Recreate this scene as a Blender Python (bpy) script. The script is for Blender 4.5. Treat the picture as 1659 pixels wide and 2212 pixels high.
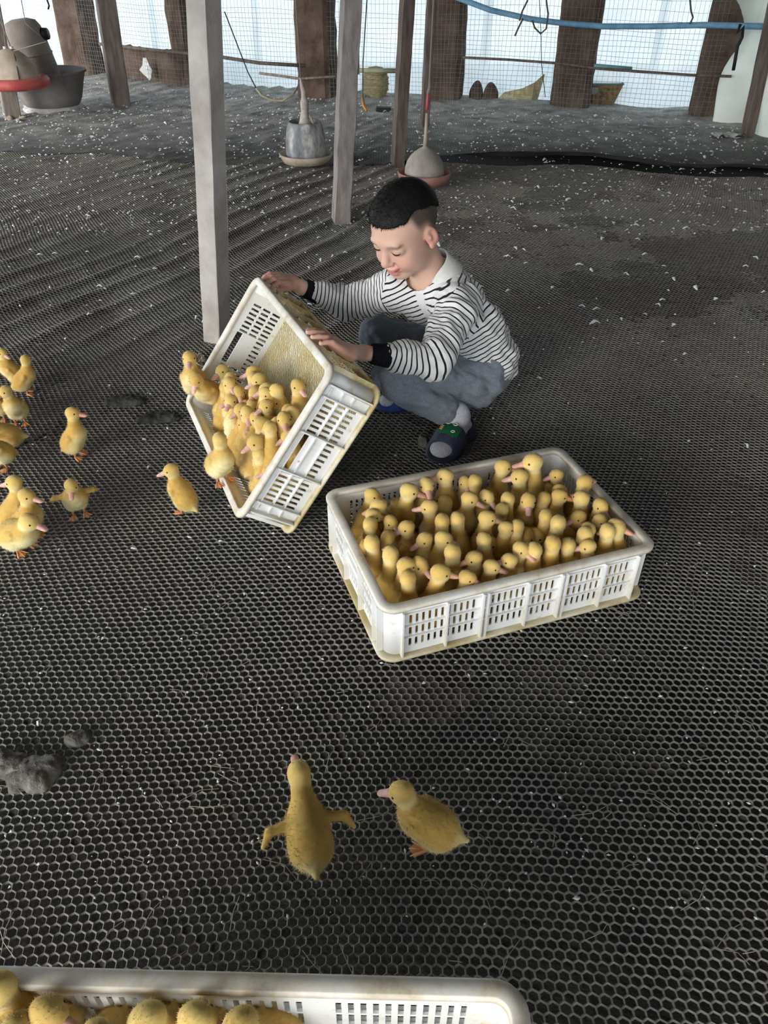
import bpy, math, random
import numpy as np
from mathutils import Vector, Matrix, Euler

for _o in list(bpy.data.objects):
    bpy.data.objects.remove(_o)
SC = bpy.context.scene
COL = SC.collection
RNG = random.Random(7)
NR = np.random.RandomState(11)
PI = math.pi

# ------------------------------------------------------------------ camera
IMG_W, IMG_H, FPX = 1659.0, 2212.0, 1651.0
CAM_PITCH, CAM_ROLL, CAM_H = 0.6478, 0.0059, 1.0204
cam_data = bpy.data.cameras.new('camera')
cam = bpy.data.objects.new('camera', cam_data)
COL.objects.link(cam)
cam_data.sensor_fit = 'VERTICAL'
cam_data.sensor_height = 24.0
cam_data.lens = FPX * 24.0 / IMG_H
cam_data.clip_start = 0.02
cam_data.clip_end = 200
CAM_R = Matrix.Rotation(PI / 2 - CAM_PITCH, 3, 'X') @ Matrix.Rotation(CAM_ROLL, 3, 'Z')
cam.matrix_world = Matrix.Translation((0, 0, CAM_H)) @ CAM_R.to_4x4()
SC.camera = cam

# ------------------------------------------------------------------ sky and light
world = bpy.data.worlds.new('overcast_sky')
SC.world = world
world.use_nodes = True
_bg = world.node_tree.nodes['Background']
_bg.inputs['Color'].default_value = (0.86, 0.94, 1.0, 1)
_bg.inputs['Strength'].default_value = 1.0
SUN = bpy.data.lights.new('sun', 'SUN')
SUN.energy = 1.6
SUN.angle = math.radians(40)
SUN.color = (1.0, 0.96, 0.9)
sun = bpy.data.objects.new('sun', SUN)
COL.objects.link(sun)
sun.rotation_euler = Vector((0.62, 0.70, -0.42)).to_track_quat('-Z', 'Y').to_euler()
SC.view_settings.view_transform = 'Standard'
SC.view_settings.look = 'None'
SC.view_settings.gamma = 1.0
SC.view_settings.use_curve_mapping = False
SC.view_settings.exposure = 1.92
SC.cycles.use_denoising = True
SC.cycles.max_bounces = 8
SC.cycles.diffuse_bounces = 5
SC.cycles.transparent_max_bounces = 8

# ------------------------------------------------------------------ helpers
def ray(u, v):
    """direction of the line of sight through a photograph point (used to measure places in the world)"""
    return CAM_R @ Vector(((u - IMG_W / 2) / FPX, -(v - IMG_H / 2) / FPX, -1.0))

def at_z(u, v, z=0.0):
    d = ray(u, v)
    return Vector((0, 0, CAM_H)) + d * ((z - CAM_H) / d.z)

def at_y(u, v, y):
    d = ray(u, v)
    return Vector((0, 0, CAM_H)) + d * (y / d.y)

def at_plane(u, v, p, n):
    d = ray(u, v)
    o = Vector((0, 0, CAM_H))
    return o + d * ((Vector(p) - o).dot(Vector(n)) / d.dot(Vector(n)))

def lin(c):
    return tuple(((x / 255.0) / 12.92 if x / 255.0 <= 0.04045 else ((x / 255.0 + 0.055) / 1.055) ** 2.4) for x in c)

class NT:
    def __init__(self, name):
        self.m = bpy.data.materials.new(name)
        self.m.use_nodes = True
        self.t = self.m.node_tree
        self.b = self.t.nodes['Principled BSDF']
        self.out = self.t.nodes['Material Output']

    def n(self, typ, **kw):
        nd = self.t.nodes.new(typ)
        for k, v in kw.items():
            if k in nd.inputs:
                nd.inputs[k].default_value = v
            else:
                setattr(nd, k, v)
        return nd

    def l(self, a, b):
        self.t.links.new(a, b)

    def noise(self, scale, detail=3, rough=0.6, coord='Object', stretch=None, dim3=True):
        tc = self.n('ShaderNodeTexCoord')
        nz = self.n('ShaderNodeTexNoise')
        nz.inputs['Scale'].default_value = scale
        nz.inputs['Detail'].default_value = detail
        nz.inputs['Roughness'].default_value = rough
        src = tc.outputs[coord]
        if stretch:
            mp = self.n('ShaderNodeMapping')
            mp.inputs['Scale'].default_value = stretch
            self.l(src, mp.inputs[0])
            src = mp.outputs[0]
        self.l(src, nz.inputs['Vector'])
        return nz.outputs['Fac']

    def ramp(self, fac, stops):
        r = self.n('ShaderNodeValToRGB')
        e = r.color_ramp.elements
        while len(e) < len(stops):
            e.new(0.5)
        for i, (p, c) in enumerate(stops):
            e[i].position = p
            e[i].color = tuple(c) + (1,) if len(c) == 3 else c
        self.l(fac, r.inputs[0])
        return r.outputs[0]

    def mix(self, fac, a, b, mode='MIX'):
        mx = self.n('ShaderNodeMix', data_type='RGBA', blend_type=mode)
        for sock, v in ((mx.inputs[0], fac), (mx.inputs[6], a), (mx.inputs[7], b)):
            if isinstance(v, (int, float)):
                sock.default_value = v
            elif isinstance(v, tuple):
                sock.default_value = v + (1,) if len(v) == 3 else v
            else:
                self.l(v, sock)
        return mx.outputs[2]

    def bump(self, height, strength=0.3, dist=0.002):
        bp = self.n('ShaderNodeBump')
        bp.inputs['Strength'].default_value = strength
        bp.inputs['Distance'].default_value = dist
        self.l(height, bp.inputs['Height'])
        self.l(bp.outputs[0], self.b.inputs['Normal'])

    def base(self, c, rough=0.6, spec=0.3):
        if isinstance(c, tuple):
            self.b.inputs['Base Color'].default_value = c + (1,)
        else:
            self.l(c, self.b.inputs['Base Color'])
        self.b.inputs['Roughness'].default_value = rough
        self.b.inputs['Specular IOR Level'].default_value = spec
        return self

MATS = {}
def mat2(name, c1, c2, scale=20, rough=0.7, spec=0.3, bump=0.0, bscale=None, lo=0.35, hi=0.65, stretch=None, bdist=0.002, detail=4):
    """two tone mottled material"""
    if name in MATS:
        return MATS[name]
    t = NT(name)
    f = t.noise(scale, detail, stretch=stretch)
    t.base(t.ramp(f, [(lo, c1), (hi, c2)]), rough, spec)
    if bump:
        t.bump(t.noise(bscale or scale * 3, 4, stretch=stretch), bump, bdist)
    MATS[name] = t.m
    return t.m

def plain(name, c, rough=0.6, spec=0.3):
    if name not in MATS:
        MATS[name] = NT(name).base(c, rough, spec).m
    return MATS[name]

def link(ob, parent=None):
    COL.objects.link(ob)
    if parent is not None:
        ob.parent = parent
    return ob

def tag(o, label=None, cat=None, group=None, kind=None):
    for k, v in (('label', label), ('category', cat), ('group', group), ('kind', kind)):
        if v:
            o[k] = v
    return o

def empty(name, loc=(0, 0, 0), rot=(0, 0, 0)):
    e = bpy.data.objects.new(name, None)
    e.empty_display_size = 0.05
    e.location = loc
    e.rotation_euler = rot
    return link(e)

def mesh_np(name, V, F, smooth=False):
    """mesh from numpy arrays: V (n,3), F (m,k) with constant k, or list of faces"""
    me = bpy.data.meshes.new(name)
    if isinstance(F, np.ndarray):
        m, k = F.shape
        me.vertices.add(len(V))
        me.vertices.foreach_set('co', np.ascontiguousarray(V, np.float32).ravel())
        me.loops.add(m * k)
        me.loops.foreach_set('vertex_index', np.ascontiguousarray(F, np.int32).ravel())
        me.polygons.add(m)
        me.polygons.foreach_set('loop_start', np.arange(0, m * k, k, dtype=np.int32))
        me.polygons.foreach_set('loop_total', np.full(m, k, np.int32))
        me.update(calc_edges=True)
        me.validate()
    else:
        me.from_pydata([tuple(v) for v in V], [], [tuple(f) for f in F])
        me.update()
    if smooth:
        me.polygons.foreach_set('use_smooth', np.ones(len(me.polygons), bool))
    return me

class MB:
    """collects shapes into one mesh"""
    def __init__(self):
        self.v = []
        self.f = []
        self.s = []

    def add(self, V, F, smooth=False, M=None):
        o = len(self.v)
        if M is not None:
            V = [M @ Vector(p) for p in V]
        self.v += [tuple(p) for p in V]
        self.f += [tuple(i + o for i in f) for f in F]
        self.s += [smooth] * len(F)
        return self

    def box(self, c, s, M=None, taper=None):
        x, y, z = s[0] / 2, s[1] / 2, s[2] / 2
        tx, ty = taper or (1, 1)
        V = [(-x, -y, -z), (x, -y, -z), (x, y, -z), (-x, y, -z), (-x * tx, -y * ty, z), (x * tx, -y * ty, z), (x * tx, y * ty, z), (-x * tx, y * ty, z)]
        V = [(a + c[0], b + c[1], d + c[2]) for a, b, d in V]
        return self.add(V, [(0, 3, 2, 1), (4, 5, 6, 7), (0, 1, 5, 4), (1, 2, 6, 5), (2, 3, 7, 6), (3, 0, 4, 7)], False, M)

    def tube(self, pts, rad, n=8, caps=True, smooth=True, squash=None):
        pts = [Vector(p) for p in pts]
        if not isinstance(rad, (list, tuple)):
            rad = [rad] * len(pts)
        V, F = [], []
        up = None
        for i, p in enumerate(pts):
            d = (pts[min(i + 1, len(pts) - 1)] - pts[max(i - 1, 0)]).normalized()
            if up is None:
                up = Vector((0, 0, 1)) if abs(d.z) < 0.9 else Vector((1, 0, 0))
            a = d.cross(up)
            if a.length < 1e-5:
                a = d.orthogonal()
            a.normalize()
            b = a.cross(d).normalized()
            up = b
            for k in range(n):
                t = 2 * PI * k / n
                q = a * math.cos(t) + b * math.sin(t) * (squash or 1)
                V.append(p + q * rad[i])
        for i in range(len(pts) - 1):
            for k in range(n):
                k2 = (k + 1) % n
                F.append((i * n + k, i * n + k2, (i + 1) * n + k2, (i + 1) * n + k))
        if caps:
            F.append(tuple(range(n))[::-1])
            F.append(tuple((len(pts) - 1) * n + k for k in range(n)))
        return self.add(V, F, smooth)

    def lathe(self, prof, n=32, M=None, close=False):
        V, F = [], []
        for r, z in prof:
            for k in range(n):
                t = 2 * PI * k / n
                V.append((r * math.cos(t), r * math.sin(t), z))
        m = len(prof)
        for i in range(m - 1 + (1 if close else 0)):
            j = (i + 1) % m
            for k in range(n):
                k2 = (k + 1) % n
                F.append((i * n + k, i * n + k2, j * n + k2, j * n + k))
        return self.add(V, F, True, M)

    def build(self, name, material, parent=None, loc=None, bevel=0):
        me = bpy.data.meshes.new(name)
        me.from_pydata(self.v, [], self.f)
        me.polygons.foreach_set('use_smooth', np.array(self.s, bool))
        me.update()
        if material:
            me.materials.append(material)
        o = bpy.data.objects.new(name, me)
        if loc is not None:
            o.location = loc
        link(o, parent)
        if bevel:
            b = o.modifiers.new('bevel', 'BEVEL')
            b.width = bevel
            b.segments = 2
            b.limit_method = 'ANGLE'
        return o

def obj(name, me, material=None, parent=None, loc=None):
    if material:
        me.materials.append(material)
    o = bpy.data.objects.new(name, me)
    if loc is not None:
        o.location = loc
    return link(o, parent)

# ------------------------------------------------------------------ value noise in numpy
_perm = NR.permutation(256)
_grad = NR.rand(256)
def vnoise(P, scale, seed=0):
    P = np.asarray(P, float) * scale + seed * 17.37
    if P.shape[1] == 2:
        P = np.concatenate([P, np.zeros((len(P), 1))], 1)
    I = np.floor(P).astype(int)
    f = P - I
    f = f * f * (3 - 2 * f)
    r = 0
    for dx in (0, 1):
        for dy in (0, 1):
            for dz in (0, 1):
                h = _perm[(_perm[(_perm[(I[:, 0] + dx) & 255] + I[:, 1] + dy) & 255] + I[:, 2] + dz) & 255]
                w = (f[:, 0] if dx else 1 - f[:, 0]) * (f[:, 1] if dy else 1 - f[:, 1]) * (f[:, 2] if dz else 1 - f[:, 2])
                r = r + w * _grad[h]
    return r

def sstep(a, b, x):
    t = np.clip((x - a) / (b - a), 0, 1)
    return t * t * (3 - 2 * t)

# ------------------------------------------------------------------ rounded solid modelling: distance field + surface nets
class Field:
    def __init__(self, lo, hi, vox):
        self.lo = np.array(lo, float)
        self.vox = vox
        self.n = np.ceil((np.array(hi) - self.lo) / vox).astype(int) + 1
        self.D = np.full(self.n, 0.5, np.float32)

    def _sub(self, lo, hi):
        a = np.clip(np.floor((np.array(lo) - self.lo) / self.vox).astype(int), 0, self.n)
        b = np.clip(np.ceil((np.array(hi) - self.lo) / self.vox).astype(int) + 1, 0, self.n)
        if np.any(b <= a):
            return None, None
        g = [(self.lo[i] + self.vox * np.arange(a[i], b[i])).astype(np.float32) for i in range(3)]
        X = np.stack(np.meshgrid(*g, indexing='ij'), -1)
        return tuple(slice(a[i], b[i]) for i in range(3)), X

    def _put(self, s, d, k, sub=False):
        A = self.D[s]
        if sub:
            d = -d
            h = np.clip(0.5 - 0.5 * (A - d) / k, 0, 1) if k > 0 else None
            self.D[s] = np.maximum(A, d) if k <= 0 else A * (1 - h) + d * h + k * h * (1 - h)
        else:
            if k <= 0:
                self.D[s] = np.minimum(A, d)
            else:
                h = np.clip(0.5 + 0.5 * (A - d) / k, 0, 1)
                self.D[s] = A * (1 - h) + d * h - k * h * (1 - h)

    def cap(self, a, b, ra, rb=None, k=0.01, sub=False):
        rb = ra if rb is None else rb
        a = np.array(a, np.float32)
        b = np.array(b, np.float32)
        m = max(ra, rb) + k + 4 * self.vox
        s, X = self._sub(np.minimum(a, b) - m, np.maximum(a, b) + m)
        if s is None:
            return self
        ab = b - a
        t = np.clip(((X - a) @ ab) / max(float(ab @ ab), 1e-12), 0, 1)
        d = np.linalg.norm(X - a - t[..., None] * ab, axis=-1) - (ra + (rb - ra) * t)
        self._put(s, d, k, sub)
        return self

    def ell(self, c, r, R=None, k=0.01, sub=False):
        c = np.array(c, np.float32)
        r = np.array(r, np.float32)
        m = float(r.max()) + k + 4 * self.vox
        s, X = self._sub(c - m, c + m)
        if s is None:
            return self
        Q = X - c
        if R is not None:
            Q = Q @ np.array(R, np.float32)          # columns of R are the local axes
        k0 = np.linalg.norm(Q / r, axis=-1)
        k1 = np.linalg.norm(Q / (r * r), axis=-1) + 1e-9
        d = np.where(k0 < 1e-4, -float(r.min()), k0 * (k0 - 1) / k1)
        self._put(s, d.astype(np.float32), k, sub)
        return self

    def box(self, c, h, rad, R=None, k=0.0, sub=False):
        c = np.array(c, np.float32)
        h = np.array(h, np.float32)
        m = float(np.linalg.norm(h)) + rad + k + 4 * self.vox
        s, X = self._sub(c - m, c + m)
        if s is None:
            return self
        Q = X - c
        if R is not None:
            Q = Q @ np.array(R, np.float32)
        q = np.abs(Q) - h
        d = np.linalg.norm(np.maximum(q, 0), axis=-1) + np.minimum(q.max(-1), 0) - rad
        self._put(s, d, k, sub)
        return self

    def half(self, p, n):
        """cut away everything on the side the normal points to"""
        p = np.array(p, np.float32)
        n = np.array(n, np.float32)
        n = n / np.linalg.norm(n)
        g = [(self.lo[i] + self.vox * np.arange(self.n[i])).astype(np.float32) for i in range(3)]
        d = (g[0] - p[0])[:, None, None] * n[0] + (g[1] - p[1])[None, :, None] * n[1] + (g[2] - p[2])[None, None, :] * n[2]
        self.D = np.maximum(self.D, d)
        return self

    def grid(self):
        g = [(self.lo[i] + self.vox * np.arange(self.n[i])).astype(np.float32) for i in range(3)]
        return np.stack(np.meshgrid(*g, indexing='ij'), -1)

    def mesh(self):
        D = self.D
        S = D < 0
        nx, ny, nz = D.shape
        cnt = np.zeros((nx - 1, ny - 1, nz - 1), np.uint8)
        for dx in (0, 1):
            for dy in (0, 1):
                for dz in (0, 1):
                    cnt += S[dx:nx - 1 + dx, dy:ny - 1 + dy, dz:nz - 1 + dz]
        act = (cnt > 0) & (cnt < 8)
        idx = np.full(act.shape, -1, np.int64)
        cells = np.argwhere(act)
        idx[act] = np.arange(len(cells))
        acc = np.zeros((len(cells), 3))
        num = np.zeros(len(cells))
        corners = [(0, 0, 0), (1, 0, 0), (0, 1, 0), (1, 1, 0), (0, 0, 1), (1, 0, 1), (0, 1, 1), (1, 1, 1)]
        vals = [D[cells[:, 0] + c[0], cells[:, 1] + c[1], cells[:, 2] + c[2]].astype(float) for c in corners]
        for i in range(8):
            for j in range(i + 1, 8):
                ci, cj = np.array(corners[i]), np.array(corners[j])
                if np.abs(ci - cj).sum() != 1:
                    continue
                a, b = vals[i], vals[j]
                x = (a < 0) != (b < 0)
                t = np.where(x, a / np.where(x, a - b, 1), 0)
                acc += np.where(x[:, None], ci + t[:, None] * (cj - ci), 0)
                num += x
        V = self.lo + self.vox * (cells + acc / num[:, None])
        F = []
        for ax in range(3):
            o1, o2 = [(1, 2), (2, 0), (0, 1)][ax]
            sl0 = [slice(None)] * 3
            sl1 = [slice(None)] * 3
            sl0[ax] = slice(0, -1)
            sl1[ax] = slice(1, None)
            A, B = S[tuple(sl0)], S[tuple(sl1)]
            e = np.argwhere(A != B)
            ok = (e[:, o1] > 0) & (e[:, o2] > 0) & (e[:, o1] < D.shape[o1] - 1) & (e[:, o2] < D.shape[o2] - 1)
            e = e[ok]
            flip = A[tuple(e.T)]
            def cell(d1, d2):
                c = e.copy()
                c[:, o1] -= d1
                c[:, o2] -= d2
                return idx[tuple(c.T)]
            q = np.stack([cell(1, 1), cell(0, 1), cell(0, 0), cell(1, 0)], 1)
            q[~flip] = q[~flip][:, ::-1]
            F.append(q)
        F = np.concatenate(F)
        F = F[(F >= 0).all(1)]
        return V, F

def relax(V, F, it=2, lam=0.5):
    """a little smoothing of the surface-net mesh"""
    n = len(V)
    for _ in range(it):
        acc = np.zeros_like(V)
        num = np.zeros(n)
        k = F.shape[1]
        for i in range(k):
            a, b = F[:, i], F[:, (i + 1) % k]
            np.add.at(acc, a, V[b])
            np.add.at(num, a, 1)
            np.add.at(acc, b, V[a])
            np.add.at(num, b, 1)
        V = V + lam * (acc / np.maximum(num, 1)[:, None] - V)
    return V

def vnormals(V, F):
    a, b, c, d = (V[F[:, i]] for i in range(4))
    fn = np.cross(c - a, d - b)
    N = np.zeros_like(V)
    for i in range(4):
        np.add.at(N, F[:, i], fn)
    return N / (np.linalg.norm(N, axis=1)[:, None] + 1e-12)

def set_color(me, name, C):
    """per-vertex colour attribute (linear)"""
    a = me.color_attributes.new(name, 'FLOAT_COLOR', 'POINT')
    C = np.concatenate([np.asarray(C, np.float32), np.ones((len(C), 1), np.float32)], 1)
    a.data.foreach_set('color', C.ravel())
# ================================================================== the setting
def ground_h(P):
    """height of the slack floor netting"""
    P = np.asarray(P, float)
    x, y = P[:, 0], P[:, 1]
    m = sstep(1.9, 2.5, y) * (1 - sstep(-0.25, 0.35, x)) + 0.6 * sstep(1.6, 2.4, x) * sstep(2.6, 3.2, y)
    w = vnoise(P, 1.3, 3) * 1.6
    ph = (x * 0.87 - y * 0.49 + 0.05 * w) / 0.135
    rid = (0.5 + 0.5 * np.cos(2 * PI * ph)) ** 3
    amp = 0.002 + 0.020 * vnoise(P, 1.6, 5) ** 2
    h = m * amp * rid
    h = h + 0.010 * (vnoise(P, 3.0, 1) - 0.5) * sstep(1.2, 2.6, y)
    h = h + 0.006 * (vnoise(P, 6.0, 2) - 0.5) * (0.3 + sstep(1.7, 2.5, y))
    return h

def seam_y(x):
    """where the far sheet of netting overlaps the near one"""
    x = np.asarray(x, float)
    return 4.50 + 0.10 * np.sin(x * 2.1) - 0.10 * x + 0.05 * np.sin(x * 7)

# ---- dark ground below the slatted floor
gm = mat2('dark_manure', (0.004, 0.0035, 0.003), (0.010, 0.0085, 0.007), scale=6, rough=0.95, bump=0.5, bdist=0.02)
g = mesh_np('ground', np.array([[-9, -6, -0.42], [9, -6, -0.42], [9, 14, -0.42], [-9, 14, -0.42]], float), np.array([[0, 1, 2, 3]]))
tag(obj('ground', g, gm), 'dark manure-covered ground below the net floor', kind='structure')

# ---- hexagonal plastic floor netting (every hole is a real hole)
def hex_net(name, pitch, x_of, y0, y1, rot, near_y):
    R = np.array([[math.cos(rot), -math.sin(rot)], [math.sin(rot), math.cos(rot)]])
    ext = 9.0
    nx, ny = int(2 * ext / pitch), int(2 * ext / (pitch * 0.866))
    I, J = np.meshgrid(np.arange(nx), np.arange(ny), indexing='ij')
    C = np.stack([(I + 0.5 * (J % 2)) * pitch - ext, J * pitch * 0.866 - ext], -1).reshape(-1, 2) @ R.T + [0, 3]
    C = C[(C[:, 1] > y0 - 0.3) & (C[:, 1] < y1 + 0.3)]

    def warp(P):
        # the soft net is pulled about, so its rows wander
        a = vnoise(P, 0.9, 21) - 0.5
        b = vnoise(P, 0.9, 22) - 0.5
        c = vnoise(P, 2.6, 23) - 0.5
        d = vnoise(P, 2.6, 24) - 0.5
        return P + np.stack([0.16 * a + 0.030 * c, 0.16 * b + 0.030 * d], 1)
    W = warp(C)
    lo, hi = x_of(W[:, 1])
    keep = (W[:, 0] > lo) & (W[:, 0] < hi) & (W[:, 1] > y0) & (W[:, 1] < np.minimum(y1, seam_y(W[:, 0]) + 0.05))
    C = C[keep]
    W = W[keep]
    n = len(C)
    ang = np.arange(6) * PI / 3 + PI / 6
    hexv = np.stack([np.cos(ang), np.sin(ang)], 1) @ R.T * (pitch / math.sqrt(3))
    jit = 1.0 + 0.10 * (NR.rand(n, 1, 1) - 0.5)
    O = C[:, None, :] + hexv[None]
    Ow = warp(O.reshape(-1, 2)).reshape(n, 6, 2)
    cen = Ow.mean(1, keepdims=True)
    hO = ground_h(Ow.reshape(-1, 2)).reshape(n, 6, 1)
    hC = hO.mean(1, keepdims=True)

    def ring(sc, dz):
        return np.concatenate([cen + (Ow - cen) * sc * (jit if sc < 1 else 1), hC + (hO - hC) * sc + dz], 2)
    V = [ring(1.0, 0.0), ring(0.80, -0.0014)]
    near = W[:, 1] < near_y
    quads = []
    base = np.arange(n)[:, None] * 6
    k = np.arange(6)
    k2 = (k + 1) % 6
    N6 = n * 6
    quads.append(np.stack([base + k, base + k2, N6 + base + k2, N6 + base + k], -1).reshape(-1, 4))
    V.append(ring(0.815, -0.0034))
    bn = base[near]
    quads.append(np.stack([N6 + bn + k, N6 + bn + k2, 2 * N6 + bn + k2, 2 * N6 + bn + k], -1).reshape(-1, 4))
    # cells clogged with droppings and dust
    cl = 0.65 * vnoise(W, 2.2, 41) + 0.35 * vnoise(W, 9.0, 42)
    side = 0.10 * sstep(0.35, 1.1, W[:, 0]) + 0.10 * sstep(1.9, 3.0, W[:, 1]) - 0.10 * (1 - sstep(0.6, 1.6, W[:, 1])) * (1 - sstep(0.4, 0.8, W[:, 0]))
    fill = np.where((cl + side + 0.10 * (NR.rand(n) - 0.5)) > 0.72)[0]
    few = np.where(NR.rand(n) < 0.02)[0]
    fill = np.unique(np.concatenate([fill, few]))
    Vc = np.concatenate([cen[:, 0], hC[:, 0] + (NR.rand(n, 1) - 0.75) * 0.004], 1)[fill]
    off = 3 * N6
    fb = fill[:, None]
    quads_f = np.stack([np.broadcast_to(off + np.arange(len(fill))[:, None], (len(fill), 3)),
                        N6 + fb * 6 + np.array([0, 2, 4]), N6 + fb * 6 + np.array([1, 3, 5]), N6 + fb * 6 + np.array([2, 4, 0])], -1).reshape(-1, 4)
    V = np.concatenate([v.reshape(-1, 3) for v in V] + [Vc])
    F = np.concatenate(quads + [quads_f])
    me = bpy.data.meshes.new(name)
    me.vertices.add(len(V))
    me.vertices.foreach_set('co', V.astype(np.float32).ravel())
    m = len(F)
    me.loops.add(m * 4)
    me.loops.foreach_set('vertex_index', F.astype(np.int32).ravel())
    me.polygons.add(m)
    me.polygons.foreach_set('loop_start', np.arange(0, m * 4, 4, dtype=np.int32))
    me.polygons.foreach_set('loop_total', np.full(m, 4, np.int32))
    mi = np.zeros(m, np.int32)
    mi[m - len(quads_f):] = 1
    me.polygons.foreach_set('material_index', mi)
    me.polygons.foreach_set('use_smooth', np.ones(m, bool))
    me.update(calc_edges=True)
    return me

t = NT('grey_plastic_net')
big = t.ramp(t.noise(1.7, 4), [(0.30, (0.185, 0.187, 0.178)), (0.48, (0.225, 0.212, 0.186)), (0.60, (0.180, 0.158, 0.150)), (0.75, (0.165, 0.174, 0.166))])
small = t.ramp(t.noise(60, 3), [(0.3, (0.6, 0.6, 0.6)), (0.7, (1.15, 1.13, 1.1))])
t.base(t.mix(1.0, big, small, 'MULTIPLY'), 0.6, 0.35)
NETM = t.m
t = NT('clogged_dirt')
t.base(t.ramp(t.noise(25, 5), [(0.3, (0.030, 0.028, 0.025)), (0.55, (0.058, 0.053, 0.047)), (0.75, (0.105, 0.096, 0.085))]), 0.95, 0.1)
t.bump(t.noise(220, 3), 0.8, 0.003)
DIRTM = t.m
fl = hex_net('floor', 0.0147, lambda y: (-0.62 - 0.62 * y, 0.62 + 0.62 * y), -0.35, 4.9, 0.06, 9)

fl.materials.append(NETM)
fl.materials.append(DIRTM)
tag(obj('floor', fl), 'grey hexagonal plastic net floor with open holes', kind='structure')

# ---- the far sheet, its holes choked with grey dust
def far_sheet():
    nx, ny = 240, 150
    xs = np.linspace(-5.2, 3.6, nx)
    ts = np.linspace(0, 1, ny) ** 1.15
    X = np.repeat(xs[:, None], ny, 1)
    Y0 = seam_y(X)
    Y = Y0 + (8.6 - Y0) * ts[None, :]
    P = np.stack([X.ravel(), Y.ravel()], 1)
    d = (Y - Y0).ravel()
    lip = sstep(0.05, 0.5, P[:, 0]) * (1 - sstep(3.0, 3.6, P[:, 0]))
    lip = lip * (0.45 + 0.9 * vnoise(P[:, :1] * [[1, 0]] if False else np.stack([P[:, 0], 0 * P[:, 0]], 1), 2.2, 9))
    z = ground_h(P) + 0.003 + 0.009 * sstep(-0.3, 0.4, P[:, 0]) + 0.050 * lip * np.exp(-(d / 0.10) ** 2) + 0.010 * np.exp(-(d / 0.2) ** 2) * sstep(-0.5, 0.3, P[:, 0])
    rid = (0.5 + 0.5 * np.cos(2 * PI * (P[:, 0] * 0.87 - P[:, 1] * 0.49 + 0.1 * vnoise(P, 1.2, 31)) / 0.16)) ** 3
    z = z + 0.022 * rid * vnoise(P, 1.4, 37) ** 2 * (1 - sstep(-0.4, 0.4, P[:, 0]))
    z = z + 0.030 * (vnoise(P, 3.1, 33) - 0.5) * sstep(0.3, 1.0, d) * sstep(-0.6, 0.4, P[:, 0]) + 0.012 * (vnoise(P, 9, 34) - 0.5)
    V = np.stack([P[:, 0], P[:, 1], z], 1)
    # a turned-down front edge
    e = V.reshape(nx, ny, 3)[:, 0].copy()
    e[:, 2] = -0.012
    e[:, 1] += 0.02
    I = np.arange(nx * ny).reshape(nx, ny)
    F = np.stack([I[:-1, :-1], I[1:, :-1], I[1:, 1:], I[:-1, 1:]], -1).reshape(-1, 4)
    E0 = nx * ny + np.arange(nx)
    F2 = np.stack([E0[:-1], E0[1:], I[1:, 0], I[:-1, 0]], -1)
    return mesh_np('floor', V, F, True)

t = NT('dusty_far_net_painted_light')
tc = t.n('ShaderNodeTexCoord')
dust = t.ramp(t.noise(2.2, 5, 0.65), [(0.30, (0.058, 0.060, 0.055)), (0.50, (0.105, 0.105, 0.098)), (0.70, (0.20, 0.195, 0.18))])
sepxyz = t.n('ShaderNodeSeparateXYZ')
t.l(tc.outputs['Object'], sepxyz.inputs[0])
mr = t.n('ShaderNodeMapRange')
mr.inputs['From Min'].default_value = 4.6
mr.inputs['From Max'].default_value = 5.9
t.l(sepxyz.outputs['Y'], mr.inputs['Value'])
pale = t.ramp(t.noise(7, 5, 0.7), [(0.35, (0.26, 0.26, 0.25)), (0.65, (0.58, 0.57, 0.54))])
c0 = t.mix(mr.outputs[0], dust, pale)  # paler towards the wall: dust plus grazing sheet light painted into the colour
vor = t.n('ShaderNodeTexVoronoi')
vor.inputs['Scale'].default_value = 68
vor.inputs['Randomness'].default_value = 0.25
t.l(tc.outputs['Object'], vor.inputs['Vector'])
dark = t.ramp(vor.outputs['Distance'], [(0.25, (0.30, 0.30, 0.30)), (0.5, (1, 1, 1))])
t.base(t.mix(0.75, c0, t.mix(1.0, c0, dark, 'MULTIPLY')), 0.9, 0.15)
t.bump(t.noise(90, 4), 0.5, 0.004)
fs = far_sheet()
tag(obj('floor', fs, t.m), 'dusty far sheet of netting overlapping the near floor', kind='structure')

# ---- far wall: milky plastic sheet behind posts
sheet_pts = [(-5.2, 9.35), (-3.6, 8.55), (-2.65, 8.02), (-1.66, 7.42), (-0.48, 6.98), (0.44, 6.82), (1.35, 6.50), (2.25, 6.22), (3.2, 5.9)]
def poly_at(pts, s):
    """point on a polyline by arc length"""
    for (a, b) in zip(pts[:-1], pts[1:]):
        L = math.hypot(b[0] - a[0], b[1] - a[1])
        if s <= L or b is pts[-1]:
            f = min(s / L, 1.0)
            return a[0] + (b[0] - a[0]) * f, a[1] + (b[1] - a[1]) * f
        s -= L
def poly_len(pts):
    return sum(math.hypot(b[0] - a[0], b[1] - a[1]) for a, b in zip(pts[:-1], pts[1:]))

def curtain(pts, z0, z1, nu, nz, amp, seed):
    L = poly_len(pts)
    V = []
    for i in range(nu):
        x, y = poly_at(pts, L * i / (nu - 1))
        for j in range(nz):
            z = z0 + (z1 - z0) * j / (nz - 1)
            V.append((x, y, z))
    V = np.array(V)
    q = np.stack([V[:, 0] * 1.0, V[:, 2] * 0.35], 1)
    V[:, 1] += amp * (vnoise(q, 3.0, seed) - 0.5) + 0.4 * amp * (vnoise(q, 9.0, seed + 1) - 0.5)
    I = np.arange(nu * nz).reshape(nu, nz)
    F = np.stack([I[:-1, :-1], I[1:, :-1], I[1:, 1:], I[:-1, 1:]], -1).reshape(-1, 4)
    return V, F

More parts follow.
